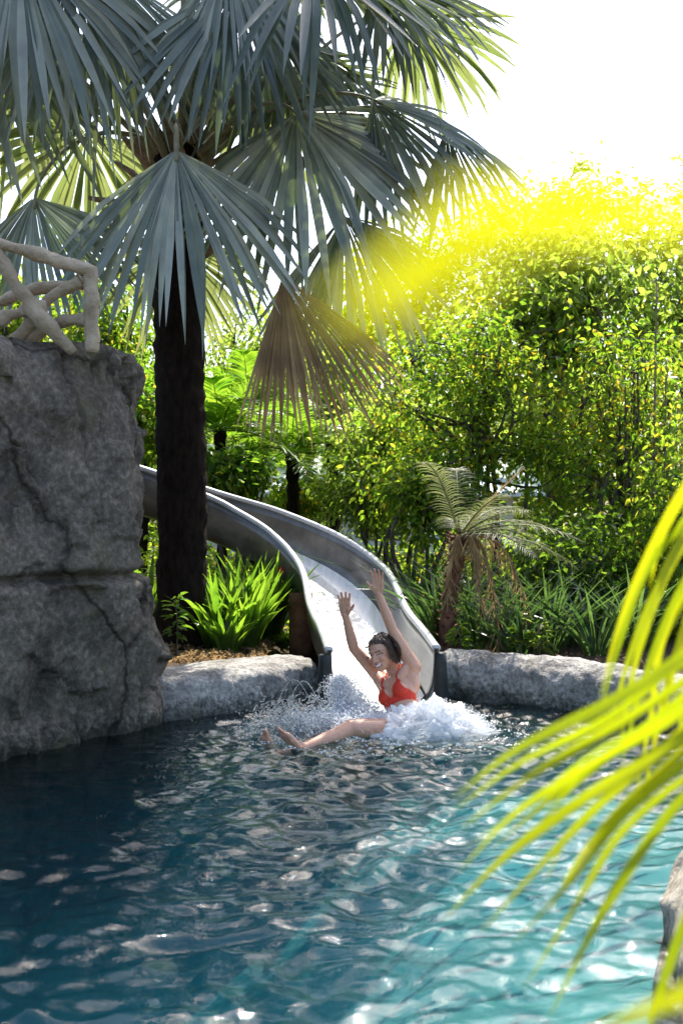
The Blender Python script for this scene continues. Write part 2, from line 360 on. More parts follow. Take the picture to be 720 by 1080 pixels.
SPL = np.array([0.36, 6.45])      # where the rider hits the water
def wave_height(x, y):
    z0 = np.zeros_like(x)
    wx = x + 0.10 * pnoise(np.c_[x * 1.7, y * 1.7, z0 + 4]); wy = y + 0.10 * pnoise(np.c_[x * 1.7, y * 1.7, z0 + 9])
    calm = np.clip((x + 2.1 + 0.25 * (5 - y)) / 1.6, 0.25, 1.0)
    r = np.hypot(x - SPL[0], y - SPL[1])
    h = 0.017 * pnoise(np.c_[wx / 0.62, wy / 0.40, z0])
    h += 0.028 * pnoise(np.c_[wx / 0.30, wy / 0.19, z0 + 3])
    h += 0.013 * (0.5 - np.abs(pnoise(np.c_[wx / 0.20, wy / 0.12, z0 + 7]))) * 2
    h += 0.0058 * pnoise(np.c_[wx / 0.085, wy / 0.06, z0 + 12])
    h += 0.0145 * pnoise(np.c_[wx / 0.13, wy / 0.085, z0 + 31])
    near = np.exp(-(r / 1.1) ** 2)
    h = h * calm + near * (0.03 * pnoise(np.c_[x / 0.2, y / 0.2, z0 + 20]) + 0.012 * pnoise(np.c_[x / 0.07, y / 0.07, z0 + 25]))
    h += 0.012 * np.exp(-r / 1.6) * np.sin(r * 15 + 3 * pnoise(np.c_[x, y, z0 + 2])) * calm
    return h

def water():
    xs = np.arange(-4.35, 2.85, 0.0145); ys = np.arange(0.1, 8.0, 0.0145)
    X, Y = np.meshgrid(xs, ys); nx, ny = len(xs), len(ys)
    Z = wave_height(X.ravel(), Y.ravel())
    V = np.c_[X.ravel(), Y.ravel(), Z]
    i = np.arange(ny - 1)[:, None] * nx; j = np.arange(nx - 1)[None, :]
    F = np.stack([i + j, i + j + 1, i + nx + j + 1, i + nx + j], -1).reshape(-1, 4)
    # keep cells inside the pool (a little past the rim so the edge is buried in stone)
    from_c = (V[F[:, 0], :2] + V[F[:, 2], :2]) / 2 - CEN
    ang = np.arctan2(from_c[:, 1], from_c[:, 0]); ra = np.hypot(from_c[:, 0], from_c[:, 1])
    o = RIM - CEN; oa = np.arctan2(o[:, 1], o[:, 0]); orr = np.hypot(o[:, 0], o[:, 1]) + 0.38
    s = np.argsort(oa); lim = np.interp(ang, oa[s], orr[s], period=2 * PI)
    cx = (V[F[:, 0], 0] + V[F[:, 2], 0]) / 2; cy = V[F[:, 0], 1]
    F = F[(ra < lim) & ~((cy > 7.19) & (np.abs(cx - 0.27) < 0.47))]
    used = np.unique(F); mp_ = -np.ones(len(V), int); mp_[used] = np.arange(len(used)); V = V[used]; F = mp_[F]
    # close the body downwards
    E = np.concatenate([F[:, [0, 1]], F[:, [1, 2]], F[:, [2, 3]], F[:, [3, 0]]]); key = np.sort(E, 1)
    k = key[:, 0].astype(np.int64) * len(V) + key[:, 1]; u, inv, cnt = np.unique(k, return_inverse=True, return_counts=True)
    B = E[cnt[inv] == 1]
    low = V.copy(); low[:, 2] = -1.9; n = len(V)
    mb = MB(); mb.add(np.vstack([V, low]), np.vstack([F, F[:, ::-1] + n, np.stack([B[:, 1], B[:, 0], B[:, 0] + n, B[:, 1] + n], -1)]))
    V0 = mb.V[0]; us = np.unique(mb.F[0])
    if len(us) < len(V0):
        mp2 = -np.ones(len(V0), int); mp2[us] = np.arange(len(us)); mb.V[0] = V0[us]; mb.F[0] = mp2[mb.F[0]]
    return tag(mb.build('water', M['water']), 'rippled teal water of the swimming pool', 'water', kind='structure')
water()

# ------------------------------------------------------------------ stone rims
def rim_loft(name, path, label, cat, prof, seed, amp=0.05, n=200, mat='coping', endcap=True):
    c = spline(np.c_[path, np.zeros(len(path))], n)
    t = unit(np.gradient(c, axis=0)); outw = np.cross(t, np.array([0, 0, 1.0])) * (1 if seed < 0 else -1)
    pr = spline([(o, z, 0) for o, z in prof], 64)
    V = c[:, None, :] + outw[:, None, :] * pr[None, :, 0, None] + np.array([0, 0, 1.0]) * pr[None, :, 1, None]
    fl = V.reshape(-1, 3); k = len(pr)
    q = fl * 2.2 + seed * 7.7
    dsp = np.stack([fbm(q + 3, 4), fbm(q + 31, 4), fbm(q + 57, 4)], -1) * amp
    dsp[:, 2] *= 0.6
    dsp += 0.16 * amp * np.stack([fbm(fl * 14 + 3, 3), fbm(fl * 14 + 31, 3), fbm(fl * 14 + 57, 3)], -1) * 2
    lump = ridged(fl * 1.6 + 3 + seed, 3)[:, None] * amp * 0.5
    side = np.repeat(outw[:, None, :], k, 1).reshape(-1, 3)
    fl = fl + dsp - side * lump
    i = np.arange(n - 1)[:, None] * k; j = np.arange(k - 1)[None, :]
    F = np.stack([i + j, i + j + 1, i + k + j + 1, i + k + j], -1).reshape(-1, 4)
    if seed < 0: F = F[:, ::-1]
    mb = MB(); mb.add(fl, F)
    for e in (0, n - 1):
        mb.add(np.vstack([fl[e * k:(e + 1) * k]]), np.array([list(range(k)) if e == 0 else list(range(k))[::-1]]))
    return tag(mb.build(name, M[mat]), label, cat)

PROF = [(-0.02, -1.45), (-0.03, -0.6), (-0.01, -0.15), (0.0, 0.05), (0.02, 0.18), (0.06, 0.26), (0.22, 0.288), (0.45, 0.29), (0.58, 0.25), (0.64, 0.1), (0.66, -0.3)]
rim_loft('stone_rim', [(-0.16, 7.44), (-0.4, 7.25), (-0.7, 7.0), (-1.0, 6.74), (-1.3, 6.66), (-1.8, 6.8)], 'pale stone pool rim between the rock wall and the slide', 'pool rim', PROF, -1, 0.026)
PROF2 = [(-0.02, -1.45), (-0.03, -0.6), (-0.01, -0.15), (0.0, 0.05), (0.02, 0.2), (0.06, 0.285), (0.16, 0.33), (0.27, 0.325), (0.36, 0.27), (0.40, 0.1), (0.42, -0.3)]
rim_loft('stone_rim', [(0.74, 7.52), (0.95, 7.42), (1.3, 7.2), (1.75, 6.75), (2.1, 6.2), (2.3, 5.5), (2.2, 4.9)], 'grey stone pool rim curving right from the slide mouth', 'pool rim', PROF2, 2, 0.038)
PROF3 = [(-0.02, -1.45), (-0.05, -0.6), (-0.03, -0.15), (0.0, 0.05), (0.03, 0.2), (0.1, 0.29), (0.25, 0.33), (0.45, 0.32), (0.6, 0.26), (0.68, 0.1), (0.7, -0.3)]
rim_loft('boulder', [(2.4, 5.1), (2.1, 4.6), (1.68, 4.05), (1.18, 3.5), (1.01, 2.9), (0.90, 2.3), (0.87, 1.5)], 'narrow pale sunlit boulder edge at the right corner nearest the viewer', 'boulder', PROF3, 5, 0.03, mat='tan_stone')
# near edge, below the picture
rim_loft('stone_rim', [(0.85, 1.45), (0.6, 0.98), (-0.2, 0.62), (-1.8, 0.78), (-3.2, 1.6), (-3.7, 3.0), (-3.45, 4.3), (-2.6, 4.9)], 'stone pool rim below the camera along the near edge', 'pool rim', PROF2, 9, 0.05)

# ------------------------------------------------------------------ rock wall
def rock_wall():
    foot = np.array([(-1.2, 6.62), (-1.27, 6.3), (-1.5, 5.95), (-1.72, 5.62), (-1.98, 5.3), (-2.7, 4.85), (-3.8, 4.7), (-4.8, 5.6), (-4.7, 7.6), (-3.2, 8.5), (-2.0, 8.2), (-1.38, 7.3)])
    cc = closed_curve(foot, 22); m = len(cc); cen = np.array([-2.7, 6.5])
    zs = np.concatenate([np.linspace(-1.6, -0.1, 14), np.linspace(-0.05, 2.42, 150)]); rows = []
    for z in zs:
        ins = 0.16 - 0.03 * min(1, max(0, z))
        up = 1 / (1 + math.exp(-(z - 1.0) / 0.035))
        ins += 0.045 * up + 0.05 * math.exp(-((z - 1.0) / 0.035) ** 2) - 0.02 * math.exp(-((z - 0.8) / 0.2) ** 2)
        ins += 0.10 * max(0, (z - 2.25) / 0.2) ** 2.5
        d = unit(cc - cen); rows.append(np.c_[cc - d * ins, np.full(m, z)])
    for f in (0.985, 0.96, 0.9, 0.8, 0.6, 0.3, 0.01):
        p = rows[len(zs) - 1][:, :2]; rows.append(np.c_[cen + (p - cen) * f, np.full(m, 2.44 + 0.02 * (1 - f))])
    V = np.concatenate(rows); nrm = np.c_[unit(V[:, :2] - cen), np.zeros(len(V))]
    q = V * np.array([1, 1, 0.75])
    d = 0.15 * fbm(q * 1.1 + 5, 3) + 0.05 * (ridged(q * np.array([1.7, 1.7, 1.3]) + 2, 4) - 1) + 0.016 * fbm(q * 5, 4) + 0.007 * fbm(q * 19, 3)
    # vertical clefts
    cl = np.abs(pnoise(np.c_[V[:, 0] * 2.1 + V[:, 1] * 1.7, V[:, 2] * 0.35, V[:, 1] * 0 + 8]))
    d -= 0.07 * np.exp(-(cl / 0.035) ** 2) * np.clip(0.5 + 1.5 * pnoise(V * 0.9 + 60), 0, 1)
    wz = V[:, 2] + 0.05 * fbm(V * 1.7 + 40, 2)
    d -= 0.06 * np.exp(-((wz - 1.0) / 0.03) ** 2)
    # chiselled faces: each cell of the surface is tilted its own way
    g = np.random.default_rng(17); sd_ = V[g.choice(len(V), 330, replace=False)]; tl = g.normal(size=(330, 3)) * 0.14; of = g.normal(size=330) * 0.014
    wv = V + 0.06 * np.stack([fbm(V * 3 + 3, 2), fbm(V * 3 + 33, 2), fbm(V * 3 + 63, 2)], -1)
    ni = np.concatenate([((wv[a:a + 2000, None, :] - sd_[None]) ** 2 * np.array([1, 1, 0.5])).sum(-1).argmin(1) for a in range(0, len(V), 2000)])
    d += np.clip(np.sum((wv - sd_[ni]) * tl[ni], 1), -0.06, 0.06) + of[ni]
    V = V + nrm * d[:, None]
    V[:, 2] += np.where(V[:, 2] > 2.2, 0.05 * fbm(V * 2.3, 3), 0)
    k = len(rows); i = np.arange(k - 1)[:, None] * m; j = np.arange(m)[None, :]; j2 = (j + 1) % m
    F = np.stack([i + j, i + j2, i + m + j2, i + m + j], -1).reshape(-1, 4)
    mb = MB(); mb.add(V, F[:, ::-1])
    return tag(mb.build('rock_wall', M['rock']), 'tall grey artificial rock wall rising from the water', 'rock wall')
rock_wall()

# ------------------------------------------------------------------ railing of cast branches on the rock
def railing():
    r = empty('branch_railing', P(98, 362, 6.1), 'knobbly cast branch railing standing on top of the rock wall', 'railing')
    def log(name, pts, rad, seed):
        p = spline([P(*q) for q in pts], 26); mb = MB()
        rr = 0.84 * rad * (1 + 0.12 * np.sin(np.linspace(0, 9, 26) + seed))
        tube(mb, p, rr, 14, wob=0.02, wscale=8); mb.build(name, M['log'], r)
    log('post', [(97, 372, 6.1), (98, 330, 6.1), (97, 292, 6.1), (96, 283, 6.1)], 0.05, 0)
    log('top_rail', [(-140, 232, 5.75), (-60, 246, 5.85), (4, 258, 5.95), (50, 272, 6.03), (98, 286, 6.1)], 0.045, 1)
    log('brace', [(-8, 262, 5.95), (18, 300, 5.98), (42, 334, 6.02), (78, 372, 6.08)], 0.052, 2)
    log('brace', [(86, 296, 6.12), (54, 316, 6.14), (28, 346, 6.16), (2, 374, 6.16)], 0.048, 3)
    log('brace', [(-40, 330, 6.2), (0, 318, 6.22), (50, 302, 6.24), (92, 300, 6.2)], 0.042, 4)
    log('brace', [(-30, 352, 6.0), (0, 338, 6.03), (26, 327, 6.06), (50, 324, 6.08)], 0.045, 5)
    log('brace', [(8, 368, 6.2), (40, 352, 6.2), (64, 340, 6.18), (94, 338, 6.14)], 0.045, 6)
    log('post', [(-100, 372, 5.8), (-102, 320, 5.8), (-100, 262, 5.8), (-99, 240, 5.8)], 0.05, 7)
railing()

# ------------------------------------------------------------------ slide
SP = np.array([(0.30, 7.18, 0.41), (0.235, 7.7, 0.495), (0.135, 8.25, 0.62), (0.01, 9.15, 0.89), (-0.34, 9.78, 1.17), (-0.89, 10.2, 1.43), (-1.48, 10.37, 1.64), (-2.0, 10.37, 1.83), (-3.2, 10.25, 2.2), (-4.6, 9.9, 2.6)])
def slide():
    root = empty('water_slide', (0.285, 7.3, 0.0), 'curved grey trough water slide dropping into the pool', 'water slide')
    n = 130; c = spline(SP, n)
    t = np.gradient(c, axis=0); t[:, 2] = 0; t = unit(t); lat = np.cross(t, np.array([0, 0, 1.0]))    # to the rider's far side
    hw = 0.375; H = 0.46
    def prof(off, a0=0, a1=1, k=36):
        ph = np.linspace(PI + a0 * PI, PI + a1 * PI, k)
        cu, sn = np.cos(ph), np.sin(ph)
        u = np.sign(cu) * np.abs(cu) ** 0.62 * (hw + off); w = -np.abs(sn) ** 0.62 * (H + off)
        return np.c_[u, w]
    def sweep(name, inner, outer, i0, i1, mat):
        loop = np.vstack([inner, outer[::-1]]); k = len(loop)
        cc = c[i0:i1]; V = cc[:, None, :] + lat[i0:i1][:, None, :] * loop[None, :, 0, None] + np.array([0, 0, 1.0]) * loop[None, :, 1, None]
        m = len(cc); i = np.arange(m - 1)[:, None] * k; j = np.arange(k)[None, :]; j2 = (j + 1) % k
        mb = MB(); mb.add(V.reshape(-1, 3), np.stack([i + j, i + j2, i + k + j2, i + k + j], -1).reshape(-1, 4))
        h = k // 2; q = np.arange(h - 1); 
        for e in (0, (m - 1) * k):
            mb.F.append(np.stack([e + q, e + q + 1, e + k - 2 - q, e + k - 1 - q], -1)); mb.T.append(np.full(h - 1, 0.5))
        return mb.build(name, M[mat], root)
    sweep('trough', prof(0), prof(0.03), 0, n, 'slide')
    mb = MB(); us = np.linspace(-0.30, 0.30, 25); fl = c[:70, None, :] + lat[:70, None, :] * us[None, :, None] + np.array([0, 0, 1.0]) * (-H * (1 - (np.abs(us) / hw) ** 3.2) ** 0.4 + 0.012)[None, :, None]
    fl = fl.reshape(-1, 3); fl[:, 2] += 0.0018 * pnoise(fl * np.array([16, 2.5, 2.5])) + 0.0004 * pnoise(fl * np.array([45, 8, 8]))
    i = np.arange(69)[:, None] * 25; j = np.arange(24)[None, :]; mb.add(fl, np.stack([i + j, i + j + 1, i + 26 + j, i + 25 + j], -1).reshape(-1, 4)); mb.build('water_film', M['film'], root)
    for s in (-1, 1):
        mb = MB(); tube(mb, c + lat * s * (hw + 0.018), 0.032, 12, squash=0.8); mb.build('rim', M['slide_rim'], root)
    for s in (-1, 1):
        mb = MB(); e = c[0] + lat[0] * s * (hw + 0.045); q = [(e[0], e[1] + 0.03, e[2] + z_) for z_ in np.linspace(-0.62, -0.035, 10)]
        tube(mb, q, np.linspace(0.085, 0.05, 10), 16, squash=0.9); mb.build('end_guard', M['rubber'], root)
    mb = MB(); b = (-0.37, 9.12, 0); z0, z1 = 0.1, 0.66
    tube(mb, np.array([[b[0], 9.1, z] for z in np.linspace(z0, z1, 8)]), 0.11, 18); mb.build('support_post', M['rust'], root)
    mb = MB(); tube(mb, np.array([[-2.6, 10.35, z] for z in np.linspace(0.1, 1.55, 6)]), 0.12, 16); mb.build('support_post', M['rust'], root)
    mb = MB(); tube(mb, np.array([[-4.3, 10.0, z] for z in np.linspace(0.1, 2.05, 6)]), 0.12, 16); mb.build('support_post', M['rust'], root)
slide()

# little red blossom caught on the slide's outer wall
def blossom():
    c = P(296, 602, 9.36); mb = MB()
    for k in range(5):
        a = k * 2 * PI / 5; d = np.array([math.cos(a), -0.25, math.sin(a)])
        leaves(mb, np.array([c]), np.array([d]), np.array([[0.1, -1, 0.1]]), 0.05, 0.045, np.array([rng.random()]))
    return tag(mb.build('red_flower', M['red_petal'], origin=c), 'tiny red blossom stuck to the outer wall of the slide', 'flower')
blossom()
# ================================================================== PLANTS
UPV = np.array([0, 0, 1.0])

# ------------------------------------------------------------------ fan palm
def bez(a, b, c, d, n):
    t = np.linspace(0, 1, n)[:, None]
    return (1 - t) ** 3 * a + 3 * (1 - t) ** 2 * t * b + 3 * (1 - t) * t * t * c + t ** 3 * d

def fan_blade(mb, H, ax, nr, R, span, seed, nseg=36, droop=0.12, pleat=1.0, cup=0.12, wing=0.1, split=0.56, tint0=0.5):
    g = np.random.default_rng(seed)
    ax = unit(ax); nr = unit(np.asarray(nr, float) - ax * np.dot(nr, ax)); sd = np.cross(ax, nr)
    span = math.radians(span); da = 2 * span / nseg
    rho = np.array([0.02, 0.16, 0.32, split, 0.6, 0.74, 0.87, 0.96, 1.0])
    for i in range(nseg):
        a0 = -span + da * (i + 0.5); a = a0 + g.normal() * da * 0.26
        Ri = R * (0.80 + 0.20 * math.cos(a0 * 0.9)) * (1 + g.normal() * 0.035)
        d = math.cos(a) * ax + math.sin(a) * sd
        fw = np.where(rho <= split, rho, split * np.clip(1 - ((rho - split) / (1 - split)) ** 2.4, 0.03, 1)) * da * Ri * 1.2
        free = np.clip((rho - split * 0.8) / (1 - split * 0.8), 0, 1)
        dr = droop * (0.6 + 0.8 * g.random()); tw = g.normal() * 0.03
        bend = g.normal() * 0.08
        if g.random() < 0.09: dr *= 3.2; tw += g.normal() * 0.12; Ri *= 0.93
        C = H + d * (rho * Ri)[:, None] + nr * ((-cup * R * rho ** 2 + wing * abs(math.sin(a)) * rho * R) + bend * R * free ** 1.5)[:, None]
        C = C + sd * (tw * R * free ** 1.6)[:, None] - UPV * (dr * R * free ** 2)[:, None]
        loc_s = -math.sin(a) * ax + math.cos(a) * sd
        fold = 0.30 * pleat
        V = np.stack([C - loc_s * fw[:, None] / 2 + nr * (fw * fold)[:, None] * 0.5, C - nr * (fw * fold)[:, None] * 0.5, C + loc_s * fw[:, None] / 2 + nr * (fw * fold)[:, None] * 0.5], 1).reshape(-1, 3)
        k = np.arange(len(rho) - 1)[:, None] * 3
        F = np.concatenate([k + np.array([[0, 1, 4, 3]]), k + np.array([[1, 2, 5, 4]])])
        mb.add(V, F, np.clip(tint0 + g.normal() * 0.22, 0, 1))

def fan_palm():
    x0, y0 = (190 - 360) / FOC * 8.8, 8.8
    root = empty('fan_palm', (x0, y0, 0.15), 'big silver fan palm with a dark trunk beside the slide', 'palm tree')
    C = np.array([x0, y0, 4.65])
    mb = MB(); n = 120; zz = np.linspace(0.05, 4.6, n)
    rad = 0.215 + 0.03 * np.exp(-(zz - 0.05) / 0.25) + 0.004 * np.sin(zz * 29) * (0.5 + 0.5 * np.sin(zz * 3.1)) + 0.05 * np.clip((zz - 3.6) / 1.0, 0, 1)
    pts = np.c_[x0 + 0.02 * np.sin(zz * 1.3), np.full(n, y0), zz]
    tube(mb, pts, rad, 34, wob=0.02, wscale=11); mb.build('trunk', M['bark'], root)
    # old leaf bases round the head
    g = np.random.default_rng(5)
    for k in range(20):
        a = k * 2.399 + g.normal() * 0.2; z = 3.75 + 1.0 * (k / 20); el = 0.25 + 0.9 * (k / 20)
        d = np.array([math.cos(a) * math.cos(el), math.sin(a) * math.cos(el), math.sin(el)]); s = np.array([x0 + math.cos(a) * 0.18, y0 + math.sin(a) * 0.18, z])
        L = 0.35 + 0.35 * g.random()
        p = spline([s - UPV * 0.08, s + d * L * 0.5, s + d * L - UPV * 0.06 * g.random()], 10)
        mb = MB(); tube(mb, p, np.linspace(0.095, 0.035, 10), 9, wob=0.015, wscale=12, squash=0.55); mb.build('leaf_base', M['boot'], root)
    specs = [  # hastula (px, py, depth), axis, upper side, radius, span, kind, tint
        ((186, 158, 7.5), (0.08, -0.3, -1), (0.05, -1, 0.25), 1.28, 68, 'silver', 0.62),
        ((312, 119, 7.9), (0.55, -0.2, -0.85), (0.15, -0.95, 0.3), 1.32, 98, 'silver', 0.6),
        ((392, 106, 8.3), (0.93, 0.0, -0.32), (0.15, -0.8, 0.6), 1.18, 84, 'silver', 0.42),
        ((246, -12, 7.5), (0.42, -0.25, -0.9), (0.2, -0.75, 0.6), 1.14, 88, 'silver', 0.28),
        ((402, -22, 7.7), (0.96, -0.1, -0.22), (0.1, -0.6, 0.8), 1.05, 92, 'silver', 0.35),
        ((330, -48, 7.1), (0.8, -0.3, -0.45), (0.3, -0.6, 0.75), 1.28, 84, 'silver', 0.3),
        ((362, 228, 8.5), (0.52, -0.1, -0.85), (0.3, -0.9, 0.3), 1.18, 72, 'silver', 0.5),
        ((74, -40, 7.3), (0.04, -0.2, -1), (0.1, -1, 0.2), 1.22, 70, 'silver', 0.5),
        ((112, -32, 7.7), (0.42, -0.2, -0.9), (0.1, -1, 0.2), 1.36, 44, 'silver', 0.45),
        ((-30, 8, 7.6), (0.32, -0.2, -0.9), (0.2, -0.9, 0.35), 1.35, 92, 'silver', 0.55),
        ((36, 208, 7.8), (0.12, -0.25, -1), (-0.1, -1, 0.25), 1.0, 74, 'silver', 0.5),
        ((186, 258, 9.7), (0.05, 0.25, -1), (0, 1, 0.3), 1.05, 84, 'silver_back', 0.6),
        ((92, 140, 9.9), (-0.4, 0.3, -0.8), (-0.3, 0.8, 0.5), 1.2, 100, 'silver_back', 0.5),
        ((286, 92, 10.0), (0.42, 0.4, -0.7), (0.3, 0.8, 0.5), 1.0, 95, 'silver_back', 0.6),
        ((240, -48, 7.4), (0.08, -0.2, -1), (0, -1, 0.2), 0.95, 52, 'silver', 0.5),
        ((20, 60, 9.3), (-0.7, 0.1, -0.6), (-0.4, 0.4, 0.8), 1.2, 92, 'silver_back', 0.4),
        ((470, 135, 8.6), (0.9, 0.1, -0.5), (0.2, -0.7, 0.65), 0.95, 84, 'silver', 0.35),
        ((296, 40, 8.5), (0.5, 0.1, -0.85), (0.2, -0.8, 0.5), 1.25, 90, 'silver', 0.25),
        ((352, 60, 9.2), (0.75, 0.2, -0.6), (0.2, -0.7, 0.65), 1.2, 88, 'silver', 0.3),
        ((20, -60, 7.0), (0.1, -0.2, -1), (0.1, -1, 0.2), 1.25, 80, 'silver', 0.5),
        ((430, 20, 9.4), (0.9, 0.25, -0.35), (0.3, 0.4, 0.85), 1.1, 92, 'silver_back', 0.4),
    ]
    g = np.random.default_rng(11)
    for k in range(11):   # the upright young leaves above the picture
        a = k * 2.399 + 0.7; el = 0.45 + 0.95 * k / 11
        dd = np.array([math.cos(a) * math.cos(el), math.sin(a) * math.cos(el), math.sin(el)])
        H = C + UPV * 0.35 + dd * (1.2 + 0.3 * g.random())
        ax = unit(dd + np.array([0, 0, -0.35])); specs.append((H, ax, np.cross(np.cross(ax, UPV), ax) + 0.01, 1.2, 95, 'silver', 0.5))
    for k, (h, ax, nr, R, span, mt, tn) in enumerate(specs):
        H = P(*h) if isinstance(h, tuple) else h
        ax = unit(ax); nr = np.asarray(nr, float)
        mb = MB(); fan_blade(mb, H, ax, nr, R, span, 100 + k, tint0=tn, wing=-0.32 if mt == 'silver' and k < 21 else 0.05); fr_ = mb.build('frond', M[mt], root)
        out = unit((H - C) * np.array([1, 1, 0.0]) + 1e-3); lift = 0.55 if H[2] > 3 else 0.3
        A = C + out * 0.18 + UPV * (-0.25 + 0.05 * (k % 8)); L = np.linalg.norm(H - A)
        p = bez(A, A + (out * 0.8 + UPV * 0.55) * L * 0.45, H - ax * L * 0.22 + UPV * 0.12 * L * 0.5, H + ax * 0.10, 22)
        mb = MB(); tube(mb, p, np.linspace(0.04, 0.017, 22), 8, squash=0.6); mb.build('petiole', M['petiole'], fr_)
    # the withered leaf hanging under the crown
    H = P(298, 290, 7.9)
    mb = MB(); fan_blade(mb, H, (0.36, -0.12, -1), (0.25, -1, 0.1), 1.32, 36, 300, nseg=46, droop=0.06, pleat=1.7, cup=0.03, split=0.6, tint0=0.55)
    fan_blade(mb, H + np.array([0.0, 0.06, 0.02]), (0.05, 0.1, -1), (-0.2, -1, 0.1), 0.82, 16, 301, nseg=14, droop=0.04, pleat=1.8, cup=0.03, split=0.6, tint0=0.2)
    f = mb.build('frond', M['dead'], root); f['label'] = 'withered brown fan leaf hanging folded below the crown'
    A = C + np.array([0.12, -0.2, -0.5]); p = bez(A, A + np.array([0.35, -0.25, -0.05]), H + np.array([-0.18, 0, 0.45]), H + np.array([0.02, 0, -0.05]), 22)
    mb = MB(); tube(mb, p, np.linspace(0.035, 0.018, 22), 8, squash=0.6); mb.build('petiole', M['boot'], f)
    # shreds of fibre in the head
    mb = MB(); g = np.random.default_rng(21)
    for k in range(60):
        a = g.random() * 2 * PI; s = C + np.array([math.cos(a) * 0.26, math.sin(a) * 0.26, -0.9 + 0.9 * g.random()]); L = 0.2 + 0.35 * g.random()
        e = s + np.array([math.cos(a) * 0.25, math.sin(a) * 0.25, -L]) + g.normal(size=3) * 0.06
        ribbon(mb, spline([s, (s + e) / 2 + np.array([math.cos(a), math.sin(a), 0.3]) * 0.09, e], 6), np.linspace(0.025, 0.004, 6), (math.cos(a), math.sin(a), 0.2), g.random())
    mb.build('fibre', M['dead'], root)
fan_palm()

# ------------------------------------------------------------------ broad-leaved trees and shrubs
def tree(name, label, cat, base, top, crown, seed, nleaf, leaf=(0.09, 0.05), mat='leaf_a', trunk=0.06, nclump=70, csig=0.2, nlimb=12, droop=0.5, shell=0.55, group=None, stems=1, lean=(0, 0)):
    """base (x, y), crown = centre xyz and radii; leaves gather in clumps on the ends of limbs"""
    g = np.random.default_rng(seed)
    cc, cr = np.array(crown[0], float), np.array(crown[1], float)
    b = np.array([base[0], base[1], 0.05])
    root = empty(name, b, label, cat, group)
    fork = np.array([b[0] * 0.5 + cc[0] * 0.5, b[1] * 0.5 + cc[1] * 0.5, max(0.4, cc[2] - cr[2] * 0.75)])
    mb = MB()
    for s in range(stems):
        off = np.array([g.normal() * 0.12, g.normal() * 0.12, 0]) * (stems > 1)
        tp = cc + np.array([g.normal() * 0.2 * cr[0], g.normal() * 0.2 * cr[1], cr[2] * 0.5])
        p = spline([b + off, b + off + (fork - b) * 0.5 + g.normal(size=3) * 0.06, fork + off * 2, tp], 22)
        tube(mb, p, np.linspace(trunk, trunk * 0.25, 22), 8, wob=trunk * 0.25, wscale=5)
    # clump centres
    u = unit(g.normal(size=(nclump, 3))); r = shell + (1 - shell) * g.random(nclump); r = np.where(g.random(nclump) < 0.15, g.random(nclump) * shell, r)
    nz = 1 + 0.35 * fbm(u * 1.7 + seed, 2)
    K = cc + u * (r * nz)[:, None] * cr
    K[:, 2] = np.maximum(K[:, 2], 0.25)
    limbs = []
    for k in range(nlimb):
        e = K[k % nclump]; s = fork + (cc - fork) * g.random() * 0.8
        mid = (s + e) / 2 + g.normal(size=3) * 0.12 * np.linalg.norm(e - s) + UPV * 0.1
        p = spline([s, mid, e], 14); limbs.append(p)
        tube(mb, p, np.linspace(trunk * 0.5, trunk * 0.1 + 0.003, 14), 6, wob=trunk * 0.12, wscale=7)
    L_ = np.concatenate(limbs)
    for k in range(nlimb, nclump):      # twigs join each clump to the nearest limb
        d = np.linalg.norm(L_ - K[k], axis=1); s = L_[d.argmin()]
        p = spline([s, (s + K[k]) / 2 + g.normal(size=3) * 0.08, K[k]], 6); tube(mb, p, np.linspace(0.011, 0.003, 6), 4)
    mb.build('trunk', M['bark2'], root)
    nleaf = int(nleaf * (0.35 if nleaf > 9500 else 0.55)); csig = csig * 1.45; leaf = (leaf[0] * 0.98, leaf[1] * 1.0); shell = 0.3
    wt = g.random(nclump) + 0.35; idx = g.choice(nclump, nleaf, p=wt / wt.sum())
    sg = csig * (0.7 + 0.6 * g.random(nclump))
    off = g.normal(size=(nleaf, 3)) * sg[idx][:, None] * np.array([1, 1, 0.75])
    pos = K[idx] + off
    pos[:, 2] = np.maximum(pos[:, 2], 0.1)
    dirs = unit(off) * 0.7 + g.normal(size=(nleaf, 3)) * 0.6 + np.array([0, 0, -droop])
    nrm = g.normal(size=(nleaf, 3)) * 0.7 + UPV * 0.8
    sz = 0.6 + 0.7 * g.random(nleaf)
    mb = MB(); leaves(mb, pos, dirs, nrm, leaf[0] * sz, leaf[1] * sz, np.clip(0.45 + 0.25 * g.normal(size=nleaf) + 0.2 * g.normal(size=nclump)[idx], 0, 1), droop=0.15)
    mb.build('crown', M[mat], root, smooth=False)
    return root

def at(px, d): return ((px - 360) / FOC * d)
def zat(py, d): return CAMZ + (540 - py) / FOC * d
def crown_px(px, py, d, rx, ry, rz): return (P(px, py, d), (rx * d / FOC, rz, ry * d / FOC))

